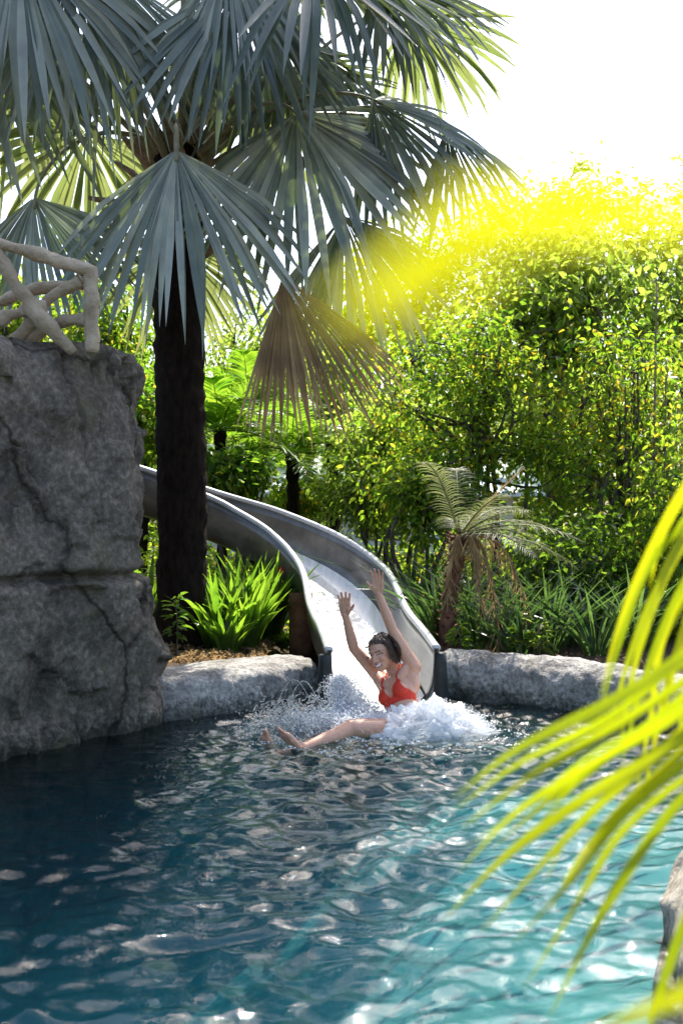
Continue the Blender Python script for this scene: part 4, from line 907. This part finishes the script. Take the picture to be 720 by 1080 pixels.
class Body:
    def __init__(s): s.V = []; s.F = []; s.n = 0
    def add(s, V, F):
        s.V.append(V); s.F += [tuple(i + s.n for i in f) for f in F]; s.n += len(V)
    def chain(s, pts, rad, n=18, squash=1.0, up=None):
        """tapered limb with rounded ends"""
        pts = [np.array(p, float) for p in pts]; a, b = pts[0], pts[-1]
        P_, R_ = [], []
        d0 = unit(pts[1] - pts[0]); d1 = unit(pts[-1] - pts[-2])
        for t in (0.98, 0.8, 0.45): P_.append(a - d0 * rad[0] * t); R_.append(rad[0] * math.sqrt(1 - t * t))
        P_ += pts; R_ += list(rad)
        for t in (0.45, 0.8, 0.98): P_.append(b + d1 * rad[-1] * t); R_.append(rad[-1] * math.sqrt(1 - t * t))
        P_ = np.array(P_); R_ = np.array(R_); t, A, B = frames(P_)
        if up is not None:
            B = unit(np.asarray(up, float) - t * np.sum(t * np.asarray(up, float), 1, keepdims=True)); A = np.cross(B, t)
        an = np.linspace(0, 2 * PI, n, endpoint=False)
        V = P_[:, None] + A[:, None] * (np.cos(an)[None, :, None] * R_[:, None, None]) + B[:, None] * (np.sin(an)[None, :, None] * R_[:, None, None] * squash)
        m_ = len(P_); F = [(i * n + j, i * n + (j + 1) % n, (i + 1) * n + (j + 1) % n, (i + 1) * n + j) for i in range(m_ - 1) for j in range(n)]
        F += [tuple(range(n))[::-1], tuple((m_ - 1) * n + j for j in range(n))]
        s.add(V.reshape(-1, 3), F)
    def ell(s, c, ax, r, n=20):
        ax = np.asarray(ax, float); V = []; F = []
        for i in range(n // 2 + 1):
            th = PI * (i + 0.02) / (n // 2 + 0.04)
            for j in range(n):
                ph = 2 * PI * j / n; l = np.array([math.sin(th) * math.cos(ph), math.sin(th) * math.sin(ph), math.cos(th)]) * r
                V.append(np.asarray(c) + l @ ax)
        for i in range(n // 2):
            for j in range(n): F.append((i * n + j, (i + 1) * n + j, (i + 1) * n + (j + 1) % n, i * n + (j + 1) % n))
        F += [tuple(range(n)), tuple((n // 2) * n + j for j in range(n))[::-1]]
        s.add(np.array(V), F)

def hand(B, wrist, tip_dir, palm_n, thumb_side, s=1.0, spread=0.16):
    d, pn = ortho(tip_dir, palm_n); t = np.cross(d, pn); t = t * (1 if np.dot(t, thumb_side) > 0 else -1)
    W = np.array(wrist)
    B.chain([W - d * 0.02, W + d * 0.012, W + d * 0.03], [0.024 * s, 0.025 * s, 0.024 * s], squash=0.72, up=pn)
    for k in range(4):                                       # four metacarpals make the palm
        o = (1.5 - k) * 0.0185 * s
        B.chain([W + d * 0.012 + t * o * 0.6, W + d * 0.055 * s + t * o, W + d * 0.09 * s + t * o * 1.08], [0.016 * s, 0.0155 * s, 0.0125 * s], squash=0.85, up=pn)
    B.chain([W + d * 0.018 + t * 0.02, W + d * 0.045 + t * 0.03 + pn * 0.008], [0.017 * s, 0.016 * s])
    for k, L in enumerate((0.073, 0.082, 0.076, 0.059)):     # fingers, slightly curled
        o = (1.5 - k) * 0.0185 * s * 1.08; sp = (1.5 - k) * spread
        b = W + d * 0.088 * s + t * o; dd = unit(d + t * sp); L *= s
        p1 = b + dd * L * 0.45; p2 = p1 + unit(dd + pn * 0.14) * L * 0.30; p3 = p2 + unit(dd + pn * 0.32) * L * 0.25
        r = (0.0095, 0.0098, 0.0092, 0.0082)[k] * s
        B.chain([b - dd * 0.015, b, p1, p2, p3], [r * 1.1, r * 1.05, r, r * 0.93, r * 0.8], n=12)
    b = W + d * 0.03 * s + t * 0.03 * s; dd = unit(d * 0.75 + t * 0.75 + pn * 0.25)
    p1 = b + dd * 0.035 * s; p2 = p1 + unit(dd + d * 0.35) * 0.03 * s
    B.chain([b - dd * 0.01, b, p1, p2], [0.013 * s, 0.0125 * s, 0.011 * s, 0.0088 * s], n=12)

def foot(B, ankle, knee, toe_dir, side, s=1.0):
    A = np.array(ankle); sh = unit(A - np.array(knee)); d, sole = ortho(toe_dir, sh + 0.001); lat = np.cross(d, sole); lat *= (1 if np.dot(lat, side) > 0 else -1)   # lat points to the big toe
    heel = A + sole * 0.045 - d * 0.035
    B.chain([A - sole * 0.01, A + sole * 0.02, heel], [0.036, 0.036, 0.031])
    for o, r in ((0.018, 0.027), (-0.018, 0.025), (0.0, 0.03)):
        B.chain([heel + lat * o * 0.4, A + d * 0.06 + sole * 0.03 + lat * o, A + d * 0.135 + sole * 0.048 + lat * o * 1.5], [0.028, r, r * 0.68])
    for k, (o, L, r) in enumerate(((0.034, 0.045, 0.0135), (0.014, 0.042, 0.0095), (-0.003, 0.037, 0.009), (-0.019, 0.031, 0.0085), (-0.034, 0.026, 0.0085))):
        b = A + d * (0.142 - 0.008 * k) + sole * 0.052 + lat * o
        B.chain([b - d * 0.02, b + d * L * 0.5 - sole * 0.004, b + d * L], [r * 1.1, r * 0.95, r * 0.9], n=10)

def rider():
    HIP = P(430, 779, 6.42)
    SR, SL = P(400, 714, 6.80), P(436, 703, 6.60)
    NB = (SR + SL) / 2
    u, r = ortho(NB - HIP, SR - SL); f = np.cross(u, r); T = np.array([r, u, f])
    B = Body()
    tor = lambda a, b, c: NB + r * a + u * b + f * c
    # trunk
    B.ell(tor(0, -0.17, 0.005), T, (0.132, 0.175, 0.092)); B.ell(tor(0, -0.05, -0.005), T, (0.125, 0.065, 0.068))
    B.ell(tor(0, -0.31, 0.0), T, (0.113, 0.13, 0.078)); B.ell(tor(0, -0.44, -0.005), T, (0.152, 0.115, 0.105))
    for s in (-1, 1):
        B.ell(tor(0.062 * s, -0.175, 0.068), T, (0.056, 0.058, 0.048))
        B.chain([tor(0.03 * s, 0.005, -0.02), tor(0.10 * s, -0.02, -0.015)], [0.035, 0.05])
    # arms
    ER, WR, TR = P(373, 684, 6.70), P(364, 649, 6.65), P(362, 620, 6.62)
    EL, WL, TL = P(413.5, 664, 6.60), P(399, 626, 6.60), P(397, 597, 6.58)
    for S_, E, W, sg in ((SR, ER, WR, 1), (SL, EL, WL, -1)):
        m1 = S_ * 0.6 + E * 0.4; m2 = E * 0.68 + W * 0.32
        B.chain([S_, m1, E], [0.052, 0.043, 0.034]); B.chain([E, m2, W * 0.9 + E * 0.1, W], [0.035, 0.036, 0.025, 0.0235])
        B.chain([tor(0.105 * sg, -0.15, -0.02), tor(0.125 * sg, -0.06, 0.0), S_ + (E - S_) * 0.22], [0.045, 0.045, 0.04])      # lat and chest run up into the raised arm
        B.chain([tor(0.07 * sg, -0.09, 0.055), S_ + (E - S_) * 0.15], [0.035, 0.036])
    cam = np.array([-0.35, -1, 0.05])
    hand(B, WR, TR - WR, cam, (1, 0, 0), 0.98); hand(B, WL, TL - WL, cam, (-1, 0, 0), 0.98, 0.13)
    # legs
    HL, HR = tor(-0.085, -0.47, 0.0), tor(0.085, -0.47, 0.0)
    KL, AL, TLo = P(369, 768, 6.18), P(319, 790, 5.96), P(302, 761, 5.93)
    KR, AR, TRo = P(354, 784, 6.42), P(292, 797, 6.10), P(283, 765, 6.08)
    for H_, K, A, tt in ((HL, KL, AL, TLo), (HR, KR, AR, TRo)):
        B.chain([H_, H_ * 0.6 + K * 0.4, K], [0.09, 0.078, 0.056])
        bk = unit(np.array([0.25, 0.1, -1.0])); mid = K * 0.68 + A * 0.32 + bk * 0.012
        B.chain([K, mid, A * 0.8 + K * 0.2, A], [0.053, 0.054, 0.036, 0.033])
        foot(B, A, K, tt - A, np.array([0.4, 0.6, 0.2]) if H_ is HL else np.array([-0.3, -0.7, 0.2]))
    # head
    HC = P(402.5, 688.5, 6.62)
    hf = unit((-0.56, -0.80, -0.20)); hu = np.array([-0.27, 0.05, 0.96]); hu = unit(hu - hf * np.dot(hu, hf)); hs = np.cross(hu, hf)   # hs = her left
    Hd = np.array([hs, hf, hu]); hd = lambda a, b, c: HC + hs * a + hf * b + hu * c
    B.chain([NB - u * 0.02, NB * 0.5 + hd(0, -0.03, -0.05) * 0.5, hd(0, -0.025, -0.03)], [0.056, 0.05, 0.052])
    B.ell(hd(0, -0.015, 0.032), Hd, (0.073, 0.092, 0.078)); B.ell(hd(0, 0.03, -0.028), Hd, (0.057, 0.06, 0.083))
    B.ell(hd(0, 0.045, -0.076), Hd, (0.042, 0.036, 0.030)); B.ell(hd(0, 0.066, -0.094), Hd, (0.02, 0.017, 0.016))
    B.chain([hd(0, 0.088, 0.016), hd(0, 0.1, -0.008), hd(0, 0.108, -0.023)], [0.008, 0.0095, 0.0125], n=12)
    for s in (-1, 1):
        B.ell(hd(0.009 * s, 0.095, -0.027), Hd, (0.009, 0.01, 0.008)); B.ell(hd(0.036 * s, 0.066, -0.022), Hd, (0.024, 0.022, 0.022))
        B.ell(hd(0.072 * s, -0.006, 0.0), Hd, (0.010, 0.019, 0.031)); B.chain([hd(0.01 * s, 0.084, 0.032), hd(0.046 * s, 0.066, 0.028)], [0.010, 0.011], n=10)
    B.chain([hd(-0.024, 0.078, -0.05), hd(0, 0.09, -0.058), hd(0.024, 0.078, -0.05)], [0.010, 0.012, 0.010], n=10)
    # one continuous skin: voxel union of the volumes, relaxed
    me = bpy.data.meshes.new('person_raw'); V = np.concatenate(B.V); me.from_pydata(V.tolist(), [], B.F); me.update()
    tmp = bpy.data.objects.new('person_raw', me); COL.objects.link(tmp)
    bm = bmesh.new(); bm.from_mesh(me); bmesh.ops.recalc_face_normals(bm, faces=bm.faces); bm.to_mesh(me); bm.free()
    rm = tmp.modifiers.new('r', 'REMESH'); rm.mode = 'VOXEL'; rm.voxel_size = 0.0042; rm.use_smooth_shade = True
    sm = tmp.modifiers.new('s', 'SMOOTH'); sm.factor = 0.5; sm.iterations = 5
    ev = tmp.evaluated_get(bpy.context.evaluated_depsgraph_get()); body = bpy.data.meshes.new_from_object(ev); body.name = 'person'
    bpy.data.objects.remove(tmp); bpy.data.meshes.remove(me)
    nv = len(body.vertices); co = np.empty(nv * 3, np.float32); body.vertices.foreach_get('co', co); co = co.reshape(-1, 3).astype(float)
    no = np.empty(nv * 3, np.float32); body.vertex_normals.foreach_get('vector', no); no = no.reshape(-1, 3).astype(float)
    q = (co - HC) @ Hd.T; s_, f_, h_ = q.T; head = (np.linalg.norm(q, axis=1) < 0.15)
    skin = np.array([0.58, 0.315, 0.205]); colr = np.tile(skin, (nv, 1))
    front = head & (f_ > 0.035)
    ck = np.exp(-(((np.abs(s_) - 0.04) / 0.022) ** 2 + ((h_ + 0.02) / 0.022) ** 2)) * front
    colr = colr * (1 - 0.3 * ck[:, None]) + np.array([0.55, 0.2, 0.14]) * (0.3 * ck[:, None])
    hm = -0.062 + (s_ / 0.03) ** 2 * 0.014; ms = front & (np.abs(s_) < 0.031)
    colr[ms & (np.abs(h_ - hm) < 0.0125)] = (0.42, 0.13, 0.11); colr[ms & (np.abs(s_) < 0.026) & (np.abs(h_ - hm) < 0.0068)] = (0.80, 0.77, 0.72)
    ex = np.abs(s_) - 0.031; he = 0.004 + 0.007 * (1 - (ex / 0.017) ** 2)
    colr[front & (np.abs(ex) < 0.017) & (np.abs(h_ - he) < 0.003)] = (0.05, 0.03, 0.025)
    hb = 0.029 + 0.004 * (1 - (ex / 0.02) ** 2)
    colr[front & (np.abs(ex) < 0.021) & (np.abs(h_ - hb) < 0.0042)] = (0.13, 0.075, 0.05)
    for A_ in (TR, TL, TLo, TRo):
        w = np.exp(-(np.linalg.norm(co - A_, axis=1) / 0.06) ** 2)[:, None] * 0.3; colr = colr * (1 - w) + np.array([0.55, 0.25, 0.18]) * w
    ca = body.color_attributes.new('paint', 'FLOAT_COLOR', 'POINT'); ca.data.foreach_set('color', np.c_[colr, np.ones(nv)].astype(np.float32).ravel())
    m, nt, o_ = new_mat('skin'); Lk = nt.links.new
    at_ = N(nt, 'ShaderNodeAttribute', attribute_name='paint'); b = N(nt, 'ShaderNodeBsdfPrincipled', Roughness=0.27)
    b.inputs['Specular IOR Level'].default_value = 0.5; b.inputs['Subsurface Weight'].default_value = 0.12; b.inputs['Subsurface Radius'].default_value = (0.012, 0.004, 0.002); b.inputs['Subsurface Scale'].default_value = 1.0
    tc = N(nt, 'ShaderNodeTexCoord'); nz = N(nt, 'ShaderNodeTexNoise', Scale=60, Detail=3); Lk(tc.outputs['Object'], nz.inputs['Vector'])
    mx = N(nt, 'ShaderNodeMix', data_type='RGBA', blend_type='MULTIPLY'); mx.inputs[0].default_value = 1
    Lk(at_.outputs['Color'], mx.inputs[6]); Lk(ramp(nt, nz.outputs['Fac'], [(0.3, (0.9, 0.88, 0.88)), (0.7, (1.05, 1.05, 1.05))]).outputs[0], mx.inputs[7]); Lk(mx.outputs[2], b.inputs['Base Color']); Lk(b.outputs[0], o_.inputs[0])
    body.materials.clear(); body.materials.append(m)
    org = HIP
    body.transform(Matrix.Translation(Vector(-org)))
    for p in body.polygons: p.use_smooth = True
    person = bpy.data.objects.new('person', body); person.location = org; link(person)
    tag(person, 'laughing person in a red bikini top sliding into the pool with both arms raised', 'person')
    # garments and hair grow out of the same surface
    nf = len(body.polygons); lp = np.empty(len(body.loops), np.int32); body.loops.foreach_get('vertex_index', lp)
    tot = np.empty(nf, np.int32); body.polygons.foreach_get('loop_total', tot); st = np.empty(nf, np.int32); body.polygons.foreach_get('loop_start', st)
    quad = tot == 4; FQ = lp[st[quad][:, None] + np.arange(4)]
    def shell(name, mask, off, mat, wob=0.0):
        F = FQ[mask[FQ].all(1)]; us = np.unique(F); mp_ = -np.ones(nv, int); mp_[us] = np.arange(len(us)); F = mp_[F]
        o = off[us] if isinstance(off, np.ndarray) else off
        inn = co[us] - no[us] * 0.002; outv = co[us] + no[us] * np.reshape(o, (-1, 1)) 
        if wob: outv = outv + no[us] * (fbm(co[us] * 45, 3) * wob)[:, None]
        n = len(us); E = np.concatenate([F[:, [0, 1]], F[:, [1, 2]], F[:, [2, 3]], F[:, [3, 0]]]); k = np.sort(E, 1); key = k[:, 0] * n + k[:, 1]; uq, inv, cnt = np.unique(key, return_inverse=True, return_counts=True); Bd = E[cnt[inv] == 1]
        mb = MB(); mb.add(np.vstack([outv, inn]), np.vstack([F, F[:, ::-1] + n, np.stack([Bd[:, 1], Bd[:, 0], Bd[:, 0] + n, Bd[:, 1] + n], -1)]))
        return mb, mb.build(name, M[mat], person)
    t = (co - NB) @ T.T; a, b_, c = t.T; aa = np.abs(a)
    band = (b_ > -0.256) & (b_ < -0.236) & (aa < 0.17)
    topl = np.where(aa < 0.066, -0.212 + 0.132 * (aa / 0.066) ** 1.6, -0.08 - 0.165 * np.clip((aa - 0.066) / 0.075, 0, 1.2))
    cup = (c > 0.0) & (b_ > -0.25) & (b_ < topl) & (aa < 0.145)
    strap = (np.abs(aa - (0.066 + 0.02 * (b_ + 0.08))) < 0.0085) & (b_ > -0.09) & (b_ < 0.03) & (aa < 0.1)
    notarm = np.ones(nv, bool)
    for S_, E in ((SR, ER), (SL, EL)):
        tt = np.clip(((co - S_) @ (E - S_)) / np.dot(E - S_, E - S_), 0, 1); notarm &= ~((tt > 0.12) & (np.linalg.norm(co - (S_ + tt[:, None] * (E - S_)), axis=1) < 0.07))
    notleg = (b_ > -0.3)
    shell('bikini_top', (band | cup | strap) & notarm & notleg & ~head, 0.005, 'bikini')
    line = np.interp(f_, [-0.13, -0.05, -0.022, -0.005, 0.02, 0.045, 0.07, 0.1], [-0.085, -0.075, -0.045, 0.012, 0.044, 0.068, 0.082, 0.09])
    hair = head & (h_ > line) & (np.linalg.norm(q * np.array([1, 1, 1]), axis=1) < 0.14)
    edge = np.clip((h_ - line) / 0.03, 0, 1)
    _, ho = shell('hair', hair, 0.002 + 0.007 * edge, 'hair', 0.007)
    g = np.random.default_rng(8); mb = MB()
    for k in range(110):
        an = PI + (g.random() * 1.5 - 0.25) * PI
        if math.sin(an) > 0.5: continue
        top = hd(0.03 * math.cos(an), -0.03 + 0.035 * math.sin(an), 0.118 + 0.004 * g.normal())
        side = hd(0.079 * math.cos(an), -0.015 + 0.098 * math.sin(an), 0.055 + 0.012 * g.normal())
        if math.sin(an) > 0.45:
            end = hd(0.088 * math.cos(an) * 1.0 + 0.02 * np.sign(math.cos(an)), 0.088 * math.sin(an) - 0.015, 0.048 + 0.02 * g.normal())
        else:
            end = hd(0.082 * math.cos(an), -0.02 + 0.1 * math.sin(an), -0.055 - 0.03 * g.random() + 0.05 * max(0, math.sin(an)))
        p = spline([top, side, end, end + (end - side) * 0.12 + g.normal(size=3) * 0.012], 10); tube(mb, p, 0.72 * np.array([0.004, 0.006, 0.007, 0.007, 0.0065, 0.006, 0.005, 0.004, 0.003, 0.0012]), 5)
    mb.build('lock', M['hair'], ho)
rider()

# ================================================================== SPLASH
m, nt, o_ = new_mat('white water'); Lk = nt.links.new
d_ = N(nt, 'ShaderNodeBsdfPrincipled', Roughness=0.25); d_.inputs['Base Color'].default_value = (0.92, 0.93, 0.94, 1)
t_ = N(nt, 'ShaderNodeBsdfTranslucent'); t_.inputs['Color'].default_value = (0.94, 0.95, 0.96, 1)
mx = N(nt, 'ShaderNodeMixShader', Fac=0.62); Lk(d_.outputs[0], mx.inputs[1]); Lk(t_.outputs[0], mx.inputs[2]); Lk(mx.outputs[0], o_.inputs[0])
M['foam'] = m
m, nt, o_ = new_mat('clear drops'); Lk = nt.links.new
g_ = N(nt, 'ShaderNodeBsdfGlossy', Roughness=0.08); tp = N(nt, 'ShaderNodeBsdfTransparent'); tp.inputs['Color'].default_value = (0.9, 0.95, 0.97, 1)
tl = N(nt, 'ShaderNodeBsdfTranslucent'); tl.inputs['Color'].default_value = (0.85, 0.9, 0.93, 1)
fr = N(nt, 'ShaderNodeLayerWeight', Blend=0.45)
mx = N(nt, 'ShaderNodeMixShader'); Lk(fr.outputs['Facing'], mx.inputs[0]); Lk(tp.outputs[0], mx.inputs[1]); Lk(g_.outputs[0], mx.inputs[2])
mx2 = N(nt, 'ShaderNodeMixShader', Fac=0.35); Lk(mx.outputs[0], mx2.inputs[1]); Lk(tl.outputs[0], mx2.inputs[2]); Lk(mx2.outputs[0], o_.inputs[0])
M['drop'] = m

bm = bmesh.new(); bmesh.ops.create_icosphere(bm, subdivisions=1, radius=1.0); bm.verts.ensure_lookup_table()
ICO_V = np.array([v.co[:] for v in bm.verts]); ICO_F = np.array([[v.index for v in f_.verts] for f_ in bm.faces]); bm.free()
def drops(mb, pos, rad, dirs, stretch):
    n = len(pos); d = unit(dirs); rad = np.broadcast_to(rad, (n,)); stretch = np.broadcast_to(stretch, (n,))
    a = unit(np.cross(d, np.array([0.31, 0.52, 0.8]))); b = np.cross(d, a)
    V = pos[:, None] + rad[:, None, None] * (ICO_V[None, :, 0, None] * a[:, None] + ICO_V[None, :, 1, None] * b[:, None] + ICO_V[None, :, 2, None] * d[:, None] * stretch[:, None, None])
    F = (ICO_F[None] + (np.arange(n) * len(ICO_V))[:, None, None]).reshape(-1, 3)
    mb.add(V.reshape(-1, 3), F)

def splash():
    g = np.random.default_rng(77)
    C = P(452, 770, 6.36); C[2] = -0.02; rad = np.array([0.36, 0.26, 0.165])
    mb = MB(); n1, n2 = 90, 200
    th = np.linspace(0.02, PI * 0.56, n1); ph = np.linspace(0, 2 * PI, n2, endpoint=False); TH, PH = np.meshgrid(th, ph, indexing='ij')
    D = np.stack([np.sin(TH) * np.cos(PH), np.sin(TH) * np.sin(PH), np.cos(TH)], -1).reshape(-1, 3)
    base = C + D * rad * 0.94
    dis = 0.10 * fbm(base * 5 + 3, 3) + 0.05 * fbm(base * 17, 3) + 0.014 * fbm(base * 55, 2)
    base = base + D * dis[:, None]
    i = np.arange(n1 - 1)[:, None] * n2; j = np.arange(n2)[None, :]; j2 = (j + 1) % n2
    mb.add(base, np.stack([i + j, i + n2 + j, i + n2 + j2, i + j2], -1).reshape(-1, 4))
    n = 42000; u = unit(g.normal(size=(n, 3))); u[:, 2] = np.abs(u[:, 2]); k = g.random(n)
    nz = 1 + 0.4 * fbm(u * 3 + 9, 3); r = (0.82 + 0.34 * k ** 2.6) * nz
    pos = C + u * rad * r[:, None]; 
    drops(mb, pos, 0.0012 + 0.0036 * g.random(n) ** 2.4 * np.clip(1.6 - r, 0.3, 1), u + np.array([0, 0, 0.5]) + 0.3 * g.normal(size=(n, 3)), 1.0 + 2.2 * g.random(n))
    # the plume thrown up between the slide and her knees
    n = 14000; a = g.random(n); A0, A1 = P(380, 766, 6.6), P(356, 714, 6.75)
    w = (1 - a) ** 0.7 * 0.11 + 0.03
    pos = A0 + (A1 - A0) * a[:, None] ** 1.2 + g.normal(size=(n, 3)) * np.c_[w * 0.75, w * 0.6, w * 0.35]
    drops(mb, pos, 0.0014 + 0.0045 * g.random(n) ** 2.2 * (1 - 0.6 * a), (A1 - A0) + 0.25 * g.normal(size=(n, 3)), 1.2 + 2.5 * g.random(n))
    n = 3500; A0, A1 = P(350, 782, 6.35), P(345, 752, 6.4)
    pos = A0 + (A1 - A0) * g.random(n)[:, None] + g.normal(size=(n, 3)) * np.array([0.15, 0.08, 0.02])
    drops(mb, pos, 0.0016 + 0.005 * g.random(n) ** 2.2, g.normal(size=(n, 3)) + np.array([-0.6, 0, 0.6]), 1.2 + 2 * g.random(n))
    # foam flecks left floating on the surface
    n = 2600; rr = 0.25 + 0.75 * g.random(n) ** 1.3; an = g.random(n) * 2 * PI
    x = SPL[0] + rr * np.cos(an) * 1.0 - 0.1; y = SPL[1] - 0.15 + rr * np.sin(an) * 0.7
    z = wave_height(x, y) + 0.002; kf = fbm(np.c_[x * 6, y * 6, x * 0], 2) > -0.1
    drops(mb, np.c_[x, y, z][kf], (0.002 + 0.004 * g.random(n) ** 2)[kf], np.tile([1.0, 0.2, 0], (kf.sum(), 1)), 1.5)
    o = mb.build('water_splash', M['foam']); tag(o, 'dense white foaming splash heaped round the rider where she hits the water', 'splash', kind='stuff')
    # clear spray flung to the left
    mb = MB(); g = np.random.default_rng(78)
    for k in range(90):
        s = P(300 + 60 * g.random(), 795, 6.2 + 0.35 * g.random()); s[2] = 0.0; v = np.array([-0.55 - 0.5 * g.random() + 0.7 * (k % 3 == 0), 0.3 * g.normal(), 1.25 + 0.75 * g.random()])
        v *= 0.75 + 0.4 * g.random(); t = np.sort(g.random(int(14 + 26 * g.random()))) * 2 * v[2] / 9.81
        p = s + v * t[:, None] + np.array([0, 0, -4.905]) * (t ** 2)[:, None] + g.normal(size=(len(t), 3)) * 0.006
        vel = v + np.array([0, 0, -9.81]) * t[:, None]
        drops(mb, p, 0.001 + 0.003 * g.random(len(t)) ** 2, vel, 1.5 + 3 * g.random(len(t)))
    for k in range(8):      # thin sheets and threads arching over the feet
        s = P(268 + 70 * g.random(), 792, 6.15 + 0.3 * g.random()); s[2] = 0; e = s + np.array([0.18 + 0.25 * g.random(), 0.1 * g.normal(), 0]); h = 0.12 + 0.22 * g.random()
        tube(mb, spline([s, s * 0.75 + e * 0.25 + UPV * h * 0.8, s * 0.45 + e * 0.55 + UPV * h, e + UPV * 0.05], 30), 0.0018 + 0.002 * np.abs(pnoise(np.c_[np.arange(30) * 0.7, np.zeros(30) + k, np.zeros(30)])), 5)
    n = 1500; pos = P(300, 775, 6.35) + g.normal(size=(n, 3)) * np.array([0.16, 0.10, 0.09]); pos[:, 2] = np.abs(pos[:, 2])
    drops(mb, pos, 0.0012 + 0.004 * g.random(n) ** 2.5, g.normal(size=(n, 3)) + np.array([-0.4, 0, 0.8]), 1.3 + 2 * g.random(n))
    o = mb.build('water_spray', M['drop']); tag(o, 'clear water drops and threads sprayed up round the feet at left', 'spray', kind='stuff')
splash()

# ================================================================== LIGHT, SKY, CAMERA
AZ, EL = math.radians(SUN_AZ), math.radians(SUN_EL)
W = bpy.data.worlds.new('World'); S.world = W; W.use_nodes = True; nt = W.node_tree
for n in list(nt.nodes): nt.nodes.remove(n)
sky = nt.nodes.new('ShaderNodeTexSky'); sky.sky_type = 'NISHITA'; sky.sun_disc = False; sky.sun_elevation = EL; sky.sun_rotation = AZ; sky.dust_density = 3.0; sky.air_density = 1.0; sky.altitude = 50
bg = nt.nodes.new('ShaderNodeBackground'); bg.inputs[1].default_value = SKY_STR; wo = nt.nodes.new('ShaderNodeOutputWorld')
nt.links.new(sky.outputs[0], bg.inputs[0]); nt.links.new(bg.outputs[0], wo.inputs[0])
sl = bpy.data.lights.new('sun', 'SUN'); sl.energy = SUN_STR; sl.angle = math.radians(0.5); sl.color = (1.0, 0.95, 0.86)
so = bpy.data.objects.new('sun', sl); so.rotation_euler = Vector((math.sin(AZ) * math.cos(EL), math.cos(AZ) * math.cos(EL), math.sin(EL))).to_track_quat('Z', 'Y').to_euler(); so.location = (4, 6, 12); COL.objects.link(so)

cam = bpy.data.cameras.new('camera'); co_ = bpy.data.objects.new('camera', cam); COL.objects.link(co_); S.camera = co_
co_.location = (0, 0, CAMZ); co_.rotation_euler = (math.radians(90), 0, 0)
cam.sensor_fit = 'VERTICAL'; cam.sensor_height = 36; cam.sensor_width = 24; cam.lens = 35; cam.clip_start = 0.02; cam.clip_end = 2000
cam.dof.use_dof = True; cam.dof.focus_distance = 6.6; cam.dof.aperture_fstop = 3.4
S.render.engine = 'CYCLES'
S.cycles.max_bounces = 10; S.cycles.transparent_max_bounces = 16; S.cycles.diffuse_bounces = 5; S.cycles.glossy_bounces = 4; S.cycles.transmission_bounces = 6
S.cycles.caustics_reflective = False; S.cycles.caustics_refractive = False; S.cycles.sample_clamp_indirect = 6
S.cycles.use_denoising = True
vs = S.view_settings; vs.view_transform = 'Standard'; vs.look = 'None'; vs.exposure = EXPOSURE; vs.gamma = 1; vs.use_curve_mapping = False
